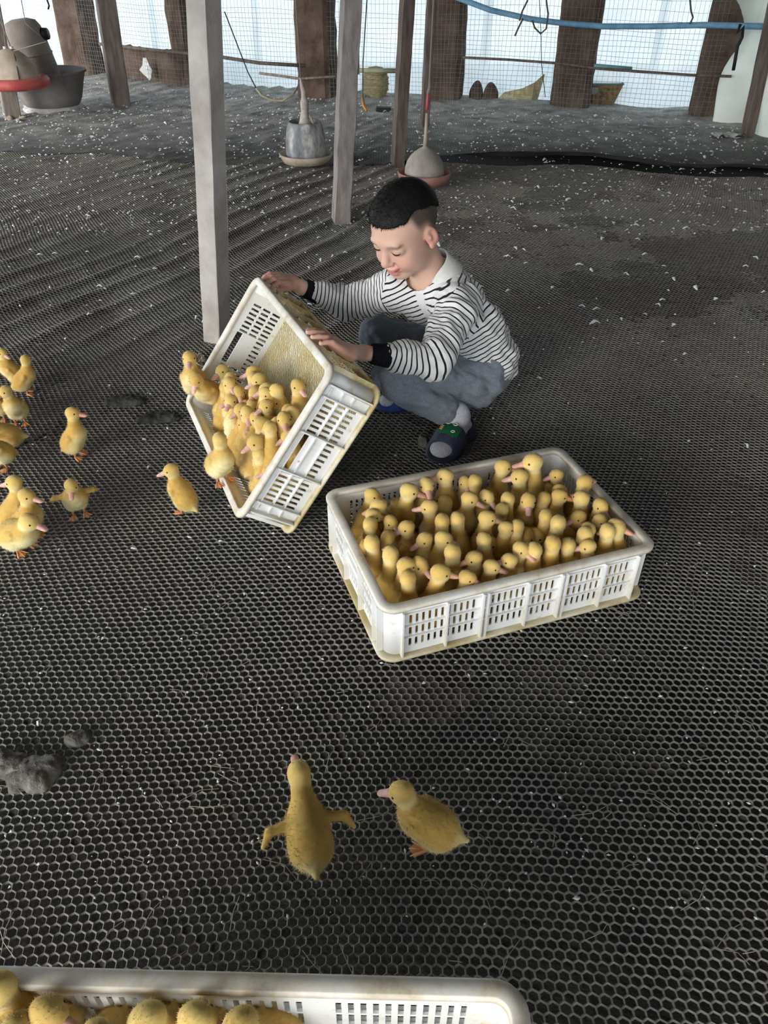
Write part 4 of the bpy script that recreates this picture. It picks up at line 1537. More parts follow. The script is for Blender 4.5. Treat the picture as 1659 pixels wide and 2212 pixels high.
def push_apart(items, inside, it=60, rmin=0.040):
    """items: list of dicts with 'c' (2-vector) and 'fix' weight; keep centres a body width apart"""
    for _ in range(it):
        for i in range(len(items)):
            for j in range(i):
                d = items[i]['c'] - items[j]['c']
                L = d.length
                need = rmin * (items[i].get('s', 1) + items[j].get('s', 1)) / 2
                if L < need:
                    d = d.normalized() if L > 1e-6 else Vector((1, 0))
                    m = (need - L) * 0.5
                    items[i]['c'] += d * m * 0.8
                    items[j]['c'] -= d * m * 0.8
        for it_ in items:
            it_['c'] = inside(it_['c'], it_)

# ---------------------------------------------------------------- upright crate
C1 = [(280, 300, 1, .3), (315, 345, -.9, .3), (425, 285, 1, 0), (525, 255, .2, 1), (615, 235, -1, 0), (275, 400, 1, 0), (358, 430, .6, .8), (440, 460, -.9, .4), (540, 360, -1, -.1),
      (700, 305, .9, .4), (800, 300, .6, .8), (755, 250, 0, -1), (885, 170, 1, -.1), (965, 215, -1, 0), (1045, 115, -1, 0), (1160, 190, -1, .2), (1250, 235, .8, -.6), (1165, 310, 1, 0),
      (1010, 350, -.1, 1), (950, 330, 0, -1), (680, 415, 0, -1), (800, 415, 1, 0), (885, 370, .5, -1), (900, 460, 1, -.1), (970, 480, -.3, 1), (510, 510, -.8, .5), (605, 510, 1, .2), (325, 520, 0, -1),
      (260, 520, 0, -1), (765, 505, 0, -1), (495, 630, .6, .7), (575, 680, 1, -.1), (715, 680, .9, .4), (760, 590, -1, .2), (915, 610, -1, 0), (840, 550, 1, .2), (970, 560, .6, .6), (1060, 570, -.2, -1),
      (1130, 560, 0, -1), (1215, 570, 0, -1), (1265, 490, .3, -1), (1330, 490, -.2, -1), (1395, 510, 0, -1), (1330, 560, -1, 0), (1440, 470, .8, .3), (1520, 510, -1, 0), (1365, 430, -.8, .5), (1360, 350, .3, .9),
      (1085, 400, .2, -1), (1145, 430, .4, -1), (1270, 410, -1, .4), (1215, 365, -.3, 1), (1145, 265, 0, 1), (1040, 270, -.5, 1), (460, 720, .2, -1), (430, 640, 1, -.4), (1075, 330, .2, -1), (880, 250, -1, .5), (600, 425, 0, -1),
      (215, 450, .4, -.8), (1190, 490, -.6, -.6), (1040, 470, 1, .3), (650, 585, .2, -1), (1290, 320, .6, .6), (380, 350, .5, .6), (640, 330, -.5, -1), (830, 640, .9, .2), (380, 600, -.4, -1), (1240, 300, -.4, -.8), (725, 370, .7, -.7)]
DARKSET = {24, 35, 51, 52, 53, 57, 60, 61, 63, 64, 65, 69}
M1 = crate1.matrix_world.copy()
M1i = M1.inverted()
items = []
rr = random.Random(21)
for i, (zx, zy, dx, dy) in enumerate(C1):
    u, v = 680 + zx / 2.183, 940 + zy / 2.183
    low = i in DARKSET
    # heads stand higher towards the back of the crate, as the crowd cranes up
    hz = (0.076 if low else 0.118) + rr.uniform(-0.006, 0.008)
    if i in (14,):
        hz = 0.150
    if i in (12, 16, 4, 3, 2, 13):
        hz = 0.130
    head = at_z(u, v, hz)
    want = math.atan2(-dy, dx)                  # heading of the bill in the world
    if low:
        kind = rr.choice(['low', 'lowleft', 'lowright'])
    else:
        kind = rr.choice(['crowd', 'crowd', 'crowdleft', 'crowdright', 'crowd'])
        if i == 14:
            kind = 'crowd'
    yaw = want - HEADYAW[kind]
    sc = hz / KINDS[kind]['head'][2]
    sc = min(max(sc, 0.80), 1.18)
    z0 = hz - KINDS[kind]['head'][2] * sc
    z0 = max(z0, 0.0095)
    loc = head_loc(kind, head, yaw, sc)
    bc = loc + Matrix.Rotation(yaw, 3, 'Z') @ (Vector(KINDS[kind]['cb']) * sc)
    q = M1i @ bc
    items.append(dict(c=Vector((q.x, q.y)), o=Vector((q.x, q.y)), kind=kind, yaw=yaw, s=sc, z=z0, dx=dx, dy=dy, low=low, loc=loc, bc=bc))
def inside1(c, it_=None):
    a = it_['yaw'] - 0.3364
    kx = 0.010 if not it_['low'] else 0.030
    mx = CL / 2 - INS - 0.028 - kx * abs(math.cos(a)) * it_['s']
    my = CW / 2 - INS - 0.028 - kx * abs(math.sin(a)) * it_['s']
    return Vector((min(max(c.x, -mx), mx), min(max(c.y, -my), my)))
for it_ in items:
    it_['c'] = inside1(it_['c'], it_)
push_apart(items, inside1, 40, 0.0375)
for _ in range(900):
    c = Vector((rr.uniform(-.235, .235), rr.uniform(-.15, .15)))
    kind = rr.choice(['crowd', 'crowdleft', 'crowdright', 'low', 'lowleft', 'lowright', 'crowd'])
    yaw = rr.uniform(0, 6.28)
    cand = dict(c=c, o=c.copy(), kind=kind, yaw=yaw, s=rr.uniform(.80, .88), z=0.0095, dx=0, dy=1, low=kind.startswith('low'))
    c2 = inside1(c, cand)
    if (c2 - c).length > 0.004 or min((c - k['c']).length for k in items) < 0.0365:
        continue
    bcw = M1 @ Vector((c.x, c.y, 0))
    off = Matrix.Rotation(yaw, 3, 'Z') @ (Vector(KINDS[kind]['cb']) * cand['s'])
    cand['loc'] = Vector((bcw.x - off.x, bcw.y - off.y, 0))
    items.append(cand)
ROWN = {0: 'front row', 1: 'second row', 2: 'third row', 3: 'fourth row', 4: 'fifth row', 5: 'back row'}
rows = {}
for it_ in items:
    q = (it_['c'].y + (CW / 2 - 0.05)) / (CW - 0.10)
    rows.setdefault(min(5, max(0, int(q * 5.999))), []).append(it_)
for rw in sorted(rows):
    for n_, it_ in enumerate(sorted(rows[rw], key=lambda a: a['c'].x)):
        moved = M1 @ Vector((it_['c'].x, it_['c'].y, 0)) - M1 @ Vector((it_['o'].x, it_['o'].y, 0))
        loc = Vector((it_['loc'].x + moved.x, it_['loc'].y + moved.y, it_['z']))
        lab = '%s in the upright crate, %s from the left in the %s' % ('crouching duckling' if it_['low'] else 'duckling', ORD[n_], ROWN[rw])
        duckling(it_['kind'], loc, it_['yaw'], lab, 'ducklings in the upright crate', it_['s'], feet=False)

# ---------------------------------------------------------------- tipped crate
C2 = [(460, 820, .2, 1), (615, 770, -1, .2), (330, 890, 0, 1), (440, 930, .4, .8), (600, 850, .3, -1), (650, 930, -.4, .9), (420, 1010, -.6, .6), (480, 1060, -.8, .6), (590, 1030, -.3, .9), (670, 1010, .8, .5),
      (770, 1000, -.5, .8), (940, 960, .5, .8), (275, 975, .8, .5), (340, 1090, -.2, 1), (630, 1110, -.5, .8), (700, 1090, -.6, .7), (700, 1170, -.8, .4), (530, 1180, .2, 1), (790, 1140, -.2, 1),
      (420, 1245, 1, 0), (370, 1185, .1, -1), (530, 1270, .6, -.4), (680, 1260, -.9, .5), (780, 1260, -.9, .5), (525, 1360, .1, 1), (630, 1370, 0, -1), (410, 1420, -.1, -1), (510, 1450, .7, -.3), (610, 1440, 0, -1),
      (720, 1420, 0, -1), (620, 1520, -.8, .3), (540, 1610, .1, 1), (890, 1120, .6, .6), (760, 900, -1, .3), (830, 960, -.6, -.4), (850, 1230, .2, .9), (690, 860, -1, .4), (370, 820, -.5, .6), (460, 1180, -.3, .8), (590, 1200, .5, .7), (860, 1050, -.5, .8), (520, 930, .3, .9), (330, 1270, .2, .9), (700, 1340, -.4, .8), (560, 1560, -.5, .8), (600, 1600, .4, .8), (480, 1530, -.3, .9), (650, 1480, -.7, .5)]
M2i = M2.inverted()
items = []
PILE_B = Vector((0, -0.128, 0.125))            # local: x along the long side, y up the base, z out of the base
def pile_plane():
    a = M2 @ Vector((0, -0.110, 0.150))
    b = M2 @ Vector((0, 0.090, 0.060))
    e = (M2.to_3x3() @ Vector((1, 0, 0))).normalized()
    n = e.cross((b - a).normalized()).normalized()
    return a, n
pa, pn = pile_plane()
for i, (zx, zy, dx, dy) in enumerate(C2):
    u, v = 360 + zx / 3.318, 570 + zy / 3.318
    head = at_plane(u, v, pa, pn)
    want = math.atan2(-dy, dx)
    kind = rr.choice(['crowd', 'crowdleft', 'crowdright', 'crowd', 'crowdleft', 'crowdright'])
    yaw = want - HEADYAW[kind]
    sc = rr.uniform(0.86, 0.96)
    loc = head_loc(kind, head, yaw, sc)
    bc = loc + Matrix.Rotation(yaw, 3, 'Z') @ (Vector(KINDS[kind]['cb']) * sc)
    q = M2i @ bc
    q0 = q.copy()
    rad = 0.030
    q.x = min(max(q.x, -CL / 2 + INS + rad), CL / 2 - INS - rad)
    q.y = min(max(q.y, -CW / 2 + INS + rad), CW / 2 - INS - rad)
    q.z = max(q.z, 0.010 + rad)
    items.append(dict(kind=kind, loc=loc - bc, yaw=yaw, s=sc, dx=dx, dy=dy, q=q))
for _ in range(60):
    for i in range(len(items)):
        for j in range(i):
            d = items[i]['q'] - items[j]['q']
            L = d.length
            if L < 0.040:
                d = d / max(L, 1e-6)
                items[i]['q'] += d * (0.040 - L) * 0.4
                items[j]['q'] -= d * (0.040 - L) * 0.4
    for it_ in items:
        q = it_['q']
        q.x = min(max(q.x, -CL / 2 + INS + 0.036), CL / 2 - INS - 0.040)
        q.y = min(max(q.y, -CW / 2 + INS + 0.050), 0.11)
        q.z = min(max(q.z, 0.040), 0.080 + 0.25 * max(0.0, q.y + 0.12))
for it_ in items:
    it_['loc'] = it_['loc'] + M2 @ it_['q']
rows = {}
for it_ in items:
    it_['row'] = 0
srt = sorted(items, key=lambda a: a['q'].y)
for k_, it_ in enumerate(srt):
    rows.setdefault(min(4, k_ * 5 // len(srt)), []).append(it_)
RN2 = {0: 'lowest row', 1: 'second lowest row', 2: 'middle row', 3: 'second highest row', 4: 'highest row'}
for rw in sorted(rows):
    for n_, it_ in enumerate(sorted(rows[rw], key=lambda a: a['q'].x)):
        lab = 'duckling in the tipped crate, %s from the far end, %s' % (ORD[n_], RN2[rw])
        duckling(it_['kind'], it_['loc'], it_['yaw'], lab, 'ducklings in the tipped crate', it_['s'], tilt=(rr.uniform(-.1, .1), rr.uniform(-.1, .1)), feet=False)

# ---------------------------------------------------------------- loose ducklings on the net
def loose(kind, u, v, dx, dy, label, sc=1.0, z=0.0, tilt=(0, 0)):
    p = at_z(u, v, z)
    yaw = math.atan2(-dy, dx) - HEADYAW[kind] * 0.5
    return duckling(kind, p, yaw, label, 'loose ducklings on the net floor', sc * 0.80, tilt)
loose('tall', 168, 985, 1, .05, 'upright duckling standing alone in profile, bill to the right', 1.12)
loose('wings', 172, 1112, .35, 1, 'duckling facing the camera with half-spread wings and orange feet', 1.08)
loose('left', 402, 1105, -.9, -.2, 'crouching duckling with raised wing just left of the tipped crate', 1.08)
loose('back', 40, 835, -.2, 1, 'rear duckling of the huddle at the left edge, pale breast towards camera', 1.05)
loose('left', 60, 850, .5, -.5, 'duckling behind the huddle at the left edge, turned away', 1.02)
loose('right', 45, 915, -.3, 1, 'duckling with bowed head in the middle of the left-edge huddle', 1.1)
loose('up', 4, 905, -.4, 1, 'duckling cut off by the left edge, highest of the huddle', 1.05)
loose('low', 20, 965, -1, .3, 'duckling running out at the left edge, tail towards the camera', 1.15)
loose('right', 10, 1010, -1, .6, 'pale duckling cut off by the left edge below the huddle', 1.1)
loose('back', 45, 1140, -.3, -1, 'duckling with back turned in the lower left trio', 1.15)
loose('up', 70, 1165, 1, .2, 'duckling in the lower left trio looking right, middle one', 1.18)
loose('low', 50, 1185, 1, .3, 'front duckling of the lower left trio with a long body', 1.3)
loose('reach', 672, 1850, -.28, -1, 'duckling seen from above with outstretched neck and wings, lower centre', 1.3)
loose('walk', 925, 1822, -.85, -.30, 'duckling sitting in profile, bill to the left, lower centre', 1.22)
# climbing over the rim of the tipped crate
duckling('up', M2 @ Vector((-0.225, -0.150, 0.118)), math.atan2(-1, .15), 'white-breasted duckling standing up on the left corner of the tipped crate', 'ducklings leaving the tipped crate', 1.0, feet=False)
duckling('down', M2 @ Vector((-0.175, -0.142, 0.098)), math.atan2(-1, -.4), 'duckling peering over the lower rim near the left corner of the tipped crate', 'ducklings leaving the tipped crate', 0.92, feet=False)
duckling('back', M2 @ Vector((0.125, -0.176, 0.128)), math.atan2(-.6, .6), 'duckling balancing on the lower rim of the tipped crate', 'ducklings leaving the tipped crate', 0.92)

# ---------------------------------------------------------------- crate at the bottom edge
M3 = crate3.matrix_world.copy()
C3 = [(3, 2150, -.6, .2, 'tall'), (118, 2212, .8, .3, 'up'), (328, 2222, -.8, .4, 'right'), (432, 2222, .9, .2, 'left'), (525, 2238, -.6, .6, 'up'), (225, 2262, .6, .5, 'left'), (50, 2250, .3, -.9, 'right')]
for i, (u, v, dx, dy, kind) in enumerate(C3):
    head = at_z(u, v, CH + (0.120 if i == 0 else 0.098))
    yaw = math.atan2(-dy, dx) - HEADYAW[kind]
    loc = head_loc(kind, head, yaw, 0.95)
    loc.z = max(loc.z, CH + 0.0055)
    duckling(kind, loc, yaw, 'duckling in the bottom-edge crate, %s from the left' % ORD[sorted(range(len(C3)), key=lambda k: C3[k][0]).index(i)], 'ducklings in the bottom-edge crate', 0.95, feet=False)
# ================================================================== the boy
def W3(u, v, y):
    return np.array(at_y(u, v, y))
def unit(v):
    v = np.array(v, float)
    return v / np.linalg.norm(v)

HC = np.array([0.0508, 1.736, 0.4922])
HR = np.array([[-0.6866, 0.6646, -0.2947], [-0.6152, -0.7472, -0.2515], [-0.3874, 0.0086, 0.9219]])
HS = 0.873
HR = np.array(Matrix.Rotation(0.12, 3, 'Z')) @ HR
HC = HC + np.array([-0.007, 0, 0])
def HL(x, y, z):
    return HC + HR @ (np.array([x, y, z]) * HS)

# joints
neck_b = np.array([0.112, 1.775, 0.385])
sh_n, el_n, wr_n = W3(983, 668, 1.70), W3(942, 780, 1.57), W3(782, 762, 1.535)
sh_f, el_f, wr_f = W3(856, 625, 1.80), W3(748, 655, 1.86), W3(655, 622, 1.81)
hip_n, kn_n, an_n = np.array([0.228, 1.745, 0.125]), W3(848, 818, 1.63), np.array([0.182, 1.652, 0.068])
hip_f, kn_f, an_f = np.array([0.215, 1.865, 0.125]), W3(815, 722, 1.88), np.array([0.085, 1.845, 0.062])
pelvis = np.array([0.238, 1.803, 0.140])
spine = [np.array([0.245, 1.800, 0.165]), np.array([0.205, 1.790, 0.245]), np.array([0.142, 1.780, 0.318])]
sh_ax = unit(sh_n - sh_f)
sp_ax = unit(spine[2] - spine[0])
fw_ax = unit(np.cross(sh_ax, sp_ax))
sh_ax2 = np.cross(sp_ax, fw_ax)
if fw_ax[0] > 0:
    fw_ax, sh_ax2 = -fw_ax, sh_ax2
TR = np.stack([sp_ax, unit(np.cross(fw_ax, sp_ax)), fw_ax], 1)
# the outer long wall of the tipped crate, on which the hands rest
M2l = np.array(M2.to_3x3())
wall_n = M2l @ np.array([0, 1, 0])
wall_up = M2l @ np.array([0, 0, 1])            # towards the rim
wall_e = M2l @ np.array([1, 0, 0])             # towards the camera end
wall_p = np.array(M2 @ Vector((0, CW / 2 - INS * 0.2, 0)))
def on_wall(u, v, off):
    return np.array(at_plane(u, v, wall_p + wall_n * off, wall_n))

BLO, BHI = (-0.36, 1.34, -0.01), (0.36, 1.98, 0.66)

def add_head(f):
    e = lambda c, r, k, R=HR, **kw: f.ell(HL(*c), np.array(r) * HS, R, k=k, **kw)
    e((-0.014, 0, 0.034), (0.090, 0.0745, 0.080), 0)
    e((0.030, 0, 0.030), (0.052, 0.061, 0.058), 0.02)
    e((0.022, 0, -0.028), (0.061, 0.058, 0.066), 0.02)
    e((0.050, 0, -0.084), (0.027, 0.032, 0.022), 0.020)
    for s in (-1, 1):
        e((0.050, s * 0.033, -0.038), (0.030, 0.028, 0.029), 0.014)
        e((0.020, s * 0.045, -0.060), (0.030, 0.016, 0.026), 0.02)
    # brow ridge and sockets
    e((0.078, 0, 0.020), (0.012, 0.046, 0.012), 0.014)
    for s in (-1, 1):
        e((0.092, s * 0.0315, 0.001), (0.013, 0.019, 0.0095), 0.008, sub=True)
        e((0.0665, s * 0.0310, 0.000), (0.0165, 0.0185, 0.0130), 0.005)
    # nose
    f.cap(HL(0.080, 0, 0.008), HL(0.0945, 0, -0.028), 0.0075, 0.0098, k=0.008)
    e((0.0935, 0, -0.0315), (0.0115, 0.0115, 0.0090), 0.006)
    for s in (-1, 1):
        e((0.0865, s * 0.0115, -0.0345), (0.0085, 0.0065, 0.0065), 0.004)
    # mouth: smile
    e((0.0800, 0, -0.0560), (0.0110, 0.0240, 0.0080), 0.008)
    e((0.0780, 0, -0.0700), (0.0105, 0.0190, 0.0070), 0.006)
    for a, b in ((-1, -.5), (-.5, 0), (0, .5), (.5, 1)):
        f.cap(HL(0.0925 - 0.015 * a * a, a * 0.027, -0.0620 + 0.0085 * a * a), HL(0.0925 - 0.015 * b * b, b * 0.027, -0.0620 + 0.0085 * b * b), 0.0032 - 0.001 * abs(a), 0.0032 - 0.001 * abs(b), k=0.002, sub=True)
    for s in (-1, 1):
        f.cap(HL(0.080, s * 0.017, -0.036), HL(0.066, s * 0.033, -0.056), 0.0016, 0.0016, k=0.006, sub=True)
    # ears
    for s in (-1, 1):
        Re = HR @ np.array(Matrix.Rotation(s * -0.35, 3, 'Z') @ Matrix.Rotation(0.18, 3, 'Y'))
        e((-0.010, s * 0.0775, -0.004), (0.0185, 0.0085, 0.0300), 0.005, R=Re)
        e((-0.006, s * 0.0872, 0.002), (0.0105, 0.0085, 0.0185), 0.002, R=Re, sub=True)
        e((-0.002, s * 0.0800, -0.002), (0.0050, 0.0050, 0.0070), 0.003, R=Re)
        e((-0.003, s * 0.0790, -0.026), (0.009, 0.006, 0.009), 0.004)
    # neck
    f.cap(HL(-0.022, 0, -0.045), neck_b - np.array([0, 0, 0.02]), 0.042, 0.044, k=0.018)

def finger(f, pts, r0, r1, k=0.003):
    n = len(pts) - 1
    for i in range(n):
        a, b = r0 + (r1 - r0) * i / n, r0 + (r1 - r0) * (i + 1) / n
        f.cap(pts[i], pts[i + 1], a, b, k=0.0015 if i else k)

NAILS = []
def add_hand_near(f):
    w = wr_n
    d = unit(wall_up * 0.93 - wall_e * 0.02 + wall_n * 0.0)
    side = unit(np.cross(wall_n, d))
    if side @ wall_e < 0:
        side = -side                              # towards the camera: little finger side
    palm = on_wall(738, 752, 0.018)
    f.cap(w, palm - d * 0.022, 0.0165, 0.0175, k=0.01)
    Rp = np.stack([d, side, wall_n], 1)
    f.ell(palm, (0.034, 0.029, 0.0135), Rp, k=0.012)
    f.ell(palm + d * 0.014, (0.022, 0.030, 0.0105), Rp, k=0.008)
    lens = (0.044, 0.050, 0.047, 0.037)
    for i, L in enumerate(lens):                 # index .. little
        o = (-0.0225 + 0.015 * i)
        b0 = palm + d * (0.026 - abs(i - 1.2) * 0.0025) + side * o + wall_n * 0.003
        fan = unit(d + side * (o * 6.0))
        p1 = b0 + fan * L * 0.46 + wall_n * 0.0035
        p2 = p1 + fan * L * 0.34 - wall_n * 0.0055
        p3 = p2 + fan * L * 0.26 - wall_n * 0.0070
        finger(f, [b0 - fan * 0.012, b0, p1, p2, p3], 0.0072, 0.0052)
        NAILS.append((p3 + fan * 0.001 + wall_n * 0.0042, fan, wall_n))
    t0 = palm - d * 0.012 - side * 0.020
    t1 = t0 - side * 0.020 + d * 0.012 + wall_n * 0.001
    t2 = t1 - side * 0.008 + d * 0.018 - wall_n * 0.003
    t3 = t2 + d * 0.016 - wall_n * 0.003
    finger(f, [t0, t1, t2, t3], 0.0092, 0.0062, k=0.006)

def add_hand_far(f):
    w = wr_f
    palm = on_wall(617, 606, 0.022)
    tip = on_wall(566, 595, 0.010)
    d = unit(tip - palm)
    side = unit(np.cross(wall_n, d))
    if side @ wall_e < 0:
        side = -side                              # towards the camera: thumb side of the right hand
    nn = unit(np.cross(d, side))
    if nn @ wall_n < 0:
        nn = -nn
    f.cap(w, palm - d * 0.020, 0.0165, 0.0175, k=0.01)
    Rp = np.stack([d, side, nn], 1)
    f.ell(palm, (0.034, 0.028, 0.0140), Rp, k=0.012)
    f.ell(palm + d * 0.014, (0.022, 0.029, 0.0110), Rp, k=0.008)
    for i, L in enumerate((0.044, 0.049, 0.046, 0.036)):       # index nearest the thumb
        o = 0.0215 - 0.0145 * i
        b0 = palm + d * (0.025 - abs(i - 1.2) * 0.0025) + side * o + nn * 0.003
        p1 = b0 + d * L * 0.45 - nn * 0.003
        p2 = p1 + d * L * 0.30 - nn * 0.010
        p3 = p2 + d * L * 0.12 - nn * 0.012
        finger(f, [b0 - d * 0.012, b0, p1, p2, p3], 0.0072, 0.0053)
        NAILS.append((p3 + d * 0.0042, unit(d * 0.2 - nn), d))
    t0 = palm - d * 0.010 + side * 0.016
    t1 = t0 + side * 0.012 + d * 0.018 - nn * 0.006
    t2 = t1 + d * 0.020 - nn * 0.006 - side * 0.001
    t3 = t2 + d * 0.014 - nn * 0.004
    finger(f, [t0, t1, t2, t3], 0.0092, 0.0062, k=0.006)

foot_dir_n = unit(np.array([-0.50, -0.865, 0]))
foot_dir_f = unit(np.array([-0.92, -0.39, 0]))
heel_n = np.array([0.196, 1.668, 0.026])
heel_f = np.array([0.118, 1.858, 0.026])
def add_foot(f, an, heel, d, k=0.012, g=0.0):
    side = np.array([-d[1], d[0], 0])
    f.cap(an, heel + np.array([0, 0, 0.006]), 0.024 + g, 0.021 + g, k=k)
    mid = heel + d * 0.072 + np.array([0, 0, 0.004])
    f.cap(an - np.array([0, 0, 0.014]), mid, 0.022 + g, 0.018 + g, k=k)
    f.cap(heel, mid, 0.021 + g, 0.021 + g, k=k)
    R = np.stack([d, side, [0, 0, 1]], 1)
    f.ell(heel + d * 0.100 - np.array([0, 0, 0.003]), (0.040 + g, 0.031 + g, 0.0165 + g), R, k=k)

def build_body():
    f = Field(BLO, BHI, 0.0026)
    add_head(f)
    # trunk and limbs under the clothes
    for c, r in zip(spine, ((0.07, 0.078, 0.058), (0.085, 0.074, 0.055), (0.070, 0.078, 0.052))):
        f.ell(c, r, TR, k=0.03)
    f.cap(neck_b - np.array([0, 0, .02]), spine[2], 0.04, 0.06, k=0.03)
    for s, e, w in ((sh_n, el_n, wr_n), (sh_f, el_f, wr_f)):
        f.cap(spine[2], s, 0.045, 0.028, k=0.02)
        f.cap(s, e, 0.027, 0.0225, k=0.012)
        f.cap(e, w, 0.0225, 0.0165, k=0.01)
    for h, kk, a in ((hip_n, kn_n, an_n), (hip_f, kn_f, an_f)):
        f.cap(pelvis, h, 0.06, 0.055, k=0.03)
        f.cap(h, kk, 0.052, 0.036, k=0.02)
        f.cap(kk, a, 0.034, 0.022, k=0.012)
    add_foot(f, an_n, heel_n, foot_dir_n)
    add_foot(f, an_f, heel_f, foot_dir_f)
    add_hand_near(f)
    add_hand_far(f)
    V, F = f.mesh()
    V = relax(V, F, 2, 0.5)
    me = mesh_np('person', V, F, True)
    # skin tones: lips, cheeks, clipped hair at the sides, knuckle redness
    q = ((V - HC) @ HR) / HS
    skin = np.array([0.62, 0.385, 0.29])
    C = np.tile(skin, (len(V), 1))
    n1 = vnoise(V, 60, 3)[:, None] - 0.5
    C = C * (1 + 0.10 * n1)
    def blend(mask, col):
        nonlocal C
        C = C + (np.array(col) - C) * np.clip(mask, 0, 1)[:, None]
    inhead = sstep(0.16, 0.13, np.linalg.norm(q, axis=1))
    for s in (-1, 1):
        blend(inhead * 0.45 * sstep(0.040, 0.012, np.linalg.norm(q - [0.068, s * 0.038, -0.036], axis=1)), (0.66, 0.30, 0.24))
    blend(inhead * 0.4 * sstep(0.022, 0.008, np.linalg.norm(q - [0.095, 0, -0.032], axis=1)), (0.66, 0.31, 0.24))
    for s in (-1, 1):
        blend(inhead * 0.5 * sstep(0.040, 0.020, np.linalg.norm(q - [-0.01, s * 0.082, -0.004], axis=1)), (0.66, 0.28, 0.21))
    lipz = q[:, 2] + 0.0620 - 11.0 * q[:, 1] ** 2
    lips = sstep(0.0120, 0.0080, np.abs(lipz + 0.002)) * sstep(0.029, 0.022, np.abs(q[:, 1])) * sstep(0.064, 0.072, q[:, 0])
    blend(lips * 0.8, (0.55, 0.17, 0.16))
    mouth = sstep(0.0036, 0.0018, np.abs(lipz)) * sstep(0.028, 0.024, np.abs(q[:, 1])) * sstep(0.062, 0.070, q[:, 0])
    blend(mouth * 0.8, (0.20, 0.05, 0.05))
    teeth = sstep(0.0022, 0.0012, np.abs(lipz - 0.0012)) * sstep(0.014, 0.010, np.abs(q[:, 1])) * sstep(0.074, 0.078, q[:, 0])
    blend(teeth * 0.7, (0.75, 0.70, 0.66))
    # clipped sides and nape
    ang = np.arctan2(q[:, 1], q[:, 0] + 0.012)
    aa = np.abs(ang)
    lim = 0.066 - 0.046 * sstep(0.80, 1.25, aa) - 0.052 * sstep(1.45, 2.2, aa)
    side = inhead * sstep(-0.006, 0.030, q[:, 2] - lim) * sstep(0.62, 1.20, aa)
    side = side * sstep(0.094, 0.088, np.abs(q[:, 1]) + 0 * q[:, 0])
    blend(side * 0.95, (0.055, 0.045, 0.040))
    # eyebrows
    for s in (-1, 1):
        by = np.abs(q[:, 1] * s - 0.033)
        bz = q[:, 2] - (0.0195 - 7.0 * (q[:, 1] * s - 0.030) ** 2)
        blend(0.55 * sstep(0.0046, 0.0016, np.abs(bz)) * sstep(0.020, 0.013, by) * sstep(0.055, 0.062, q[:, 0]), (0.10, 0.065, 0.05))
    # lid line
    for s in (-1, 1):
        ly = q[:, 1] * s - 0.0310
        lz = q[:, 2] - (-0.0050 + 18.0 * ly ** 2)
        blend(0.9 * sstep(0.0021, 0.0009, np.abs(lz)) * sstep(0.0155, 0.0125, np.abs(ly)) * sstep(0.060, 0.066, q[:, 0]), (0.035, 0.02, 0.018))
        lz2 = q[:, 2] - (0.0040 - 14.0 * ly ** 2)
        blend(0.35 * sstep(0.0018, 0.0006, np.abs(lz2)) * sstep(0.017, 0.013, np.abs(ly)) * sstep(0.060, 0.066, q[:, 0]), (0.32, 0.16, 0.12))
    # hands a little redder
    for c in (on_wall(722, 745, 0.02), on_wall(600, 600, 0.02)):
        blend(0.5 * sstep(0.07, 0.03, np.linalg.norm(V - c, axis=1)), (0.58, 0.27, 0.20))
    set_color(me, 'col', np.clip(C, 0, 1))
    return me
t = NT('skin')
at_ = t.n('ShaderNodeAttribute', attribute_name='col')
t.base(at_.outputs['Color'], 0.5, 0.35)
t.b.inputs['Subsurface Weight'].default_value = 0.12
t.b.inputs['Subsurface Radius'].default_value = (0.012, 0.005, 0.003)
t.b.inputs['Subsurface Scale'].default_value = 0.6
SKIN = t.m
boy = obj('person', build_body(), SKIN)
tag(boy, 'boy in a striped sweater and grey trousers squatting, holding up the tipped crate', 'person')

# ---------------------------------------------------------------- fine facial things: lashes and nails
for s in (-1, 1):
    mb = MB()
    pts = []
    for k in range(7):
        ly = (-0.0135 + 0.027 * k / 6)
        x = 0.0835 - 16.0 * ly ** 2 - (0.0015)
        pts.append(HL(x, s * (0.0310 + ly), -0.0058 + 18.0 * ly ** 2))
    mb.tube(pts, [0.0004, 0.0012, 0.0017, 0.0018, 0.0017, 0.0014, 0.0005], 6)
    mb.build('eyelash', plain('lash_black', (0.012, 0.009, 0.008), 0.6), boy)
NAILM = plain('fingernail', (0.66, 0.42, 0.36), 0.3, 0.5)
for c, d, n in NAILS:
    sd = unit(np.cross(n, d))
    V, F = [], []
    for i in range(4):
        for j in range(4):
            a, b = (i / 3 - .5), (j / 3 - .5)
            V.append(c + d * a * 0.0065 + sd * b * 0.0065 + n * (0.0010 - 0.004 * b * b))
    for i in range(3):
        for j in range(3):
            F.append((i * 4 + j, (i + 1) * 4 + j, (i + 1) * 4 + j + 1, i * 4 + j + 1))
    V += [p - n * 0.0012 for p in V]
    F += [tuple(k + 16 for k in f_[::-1]) for f_ in F]
    mb = MB()
    mb.add(V, F, True)
    mb.build('fingernail', NAILM, boy)

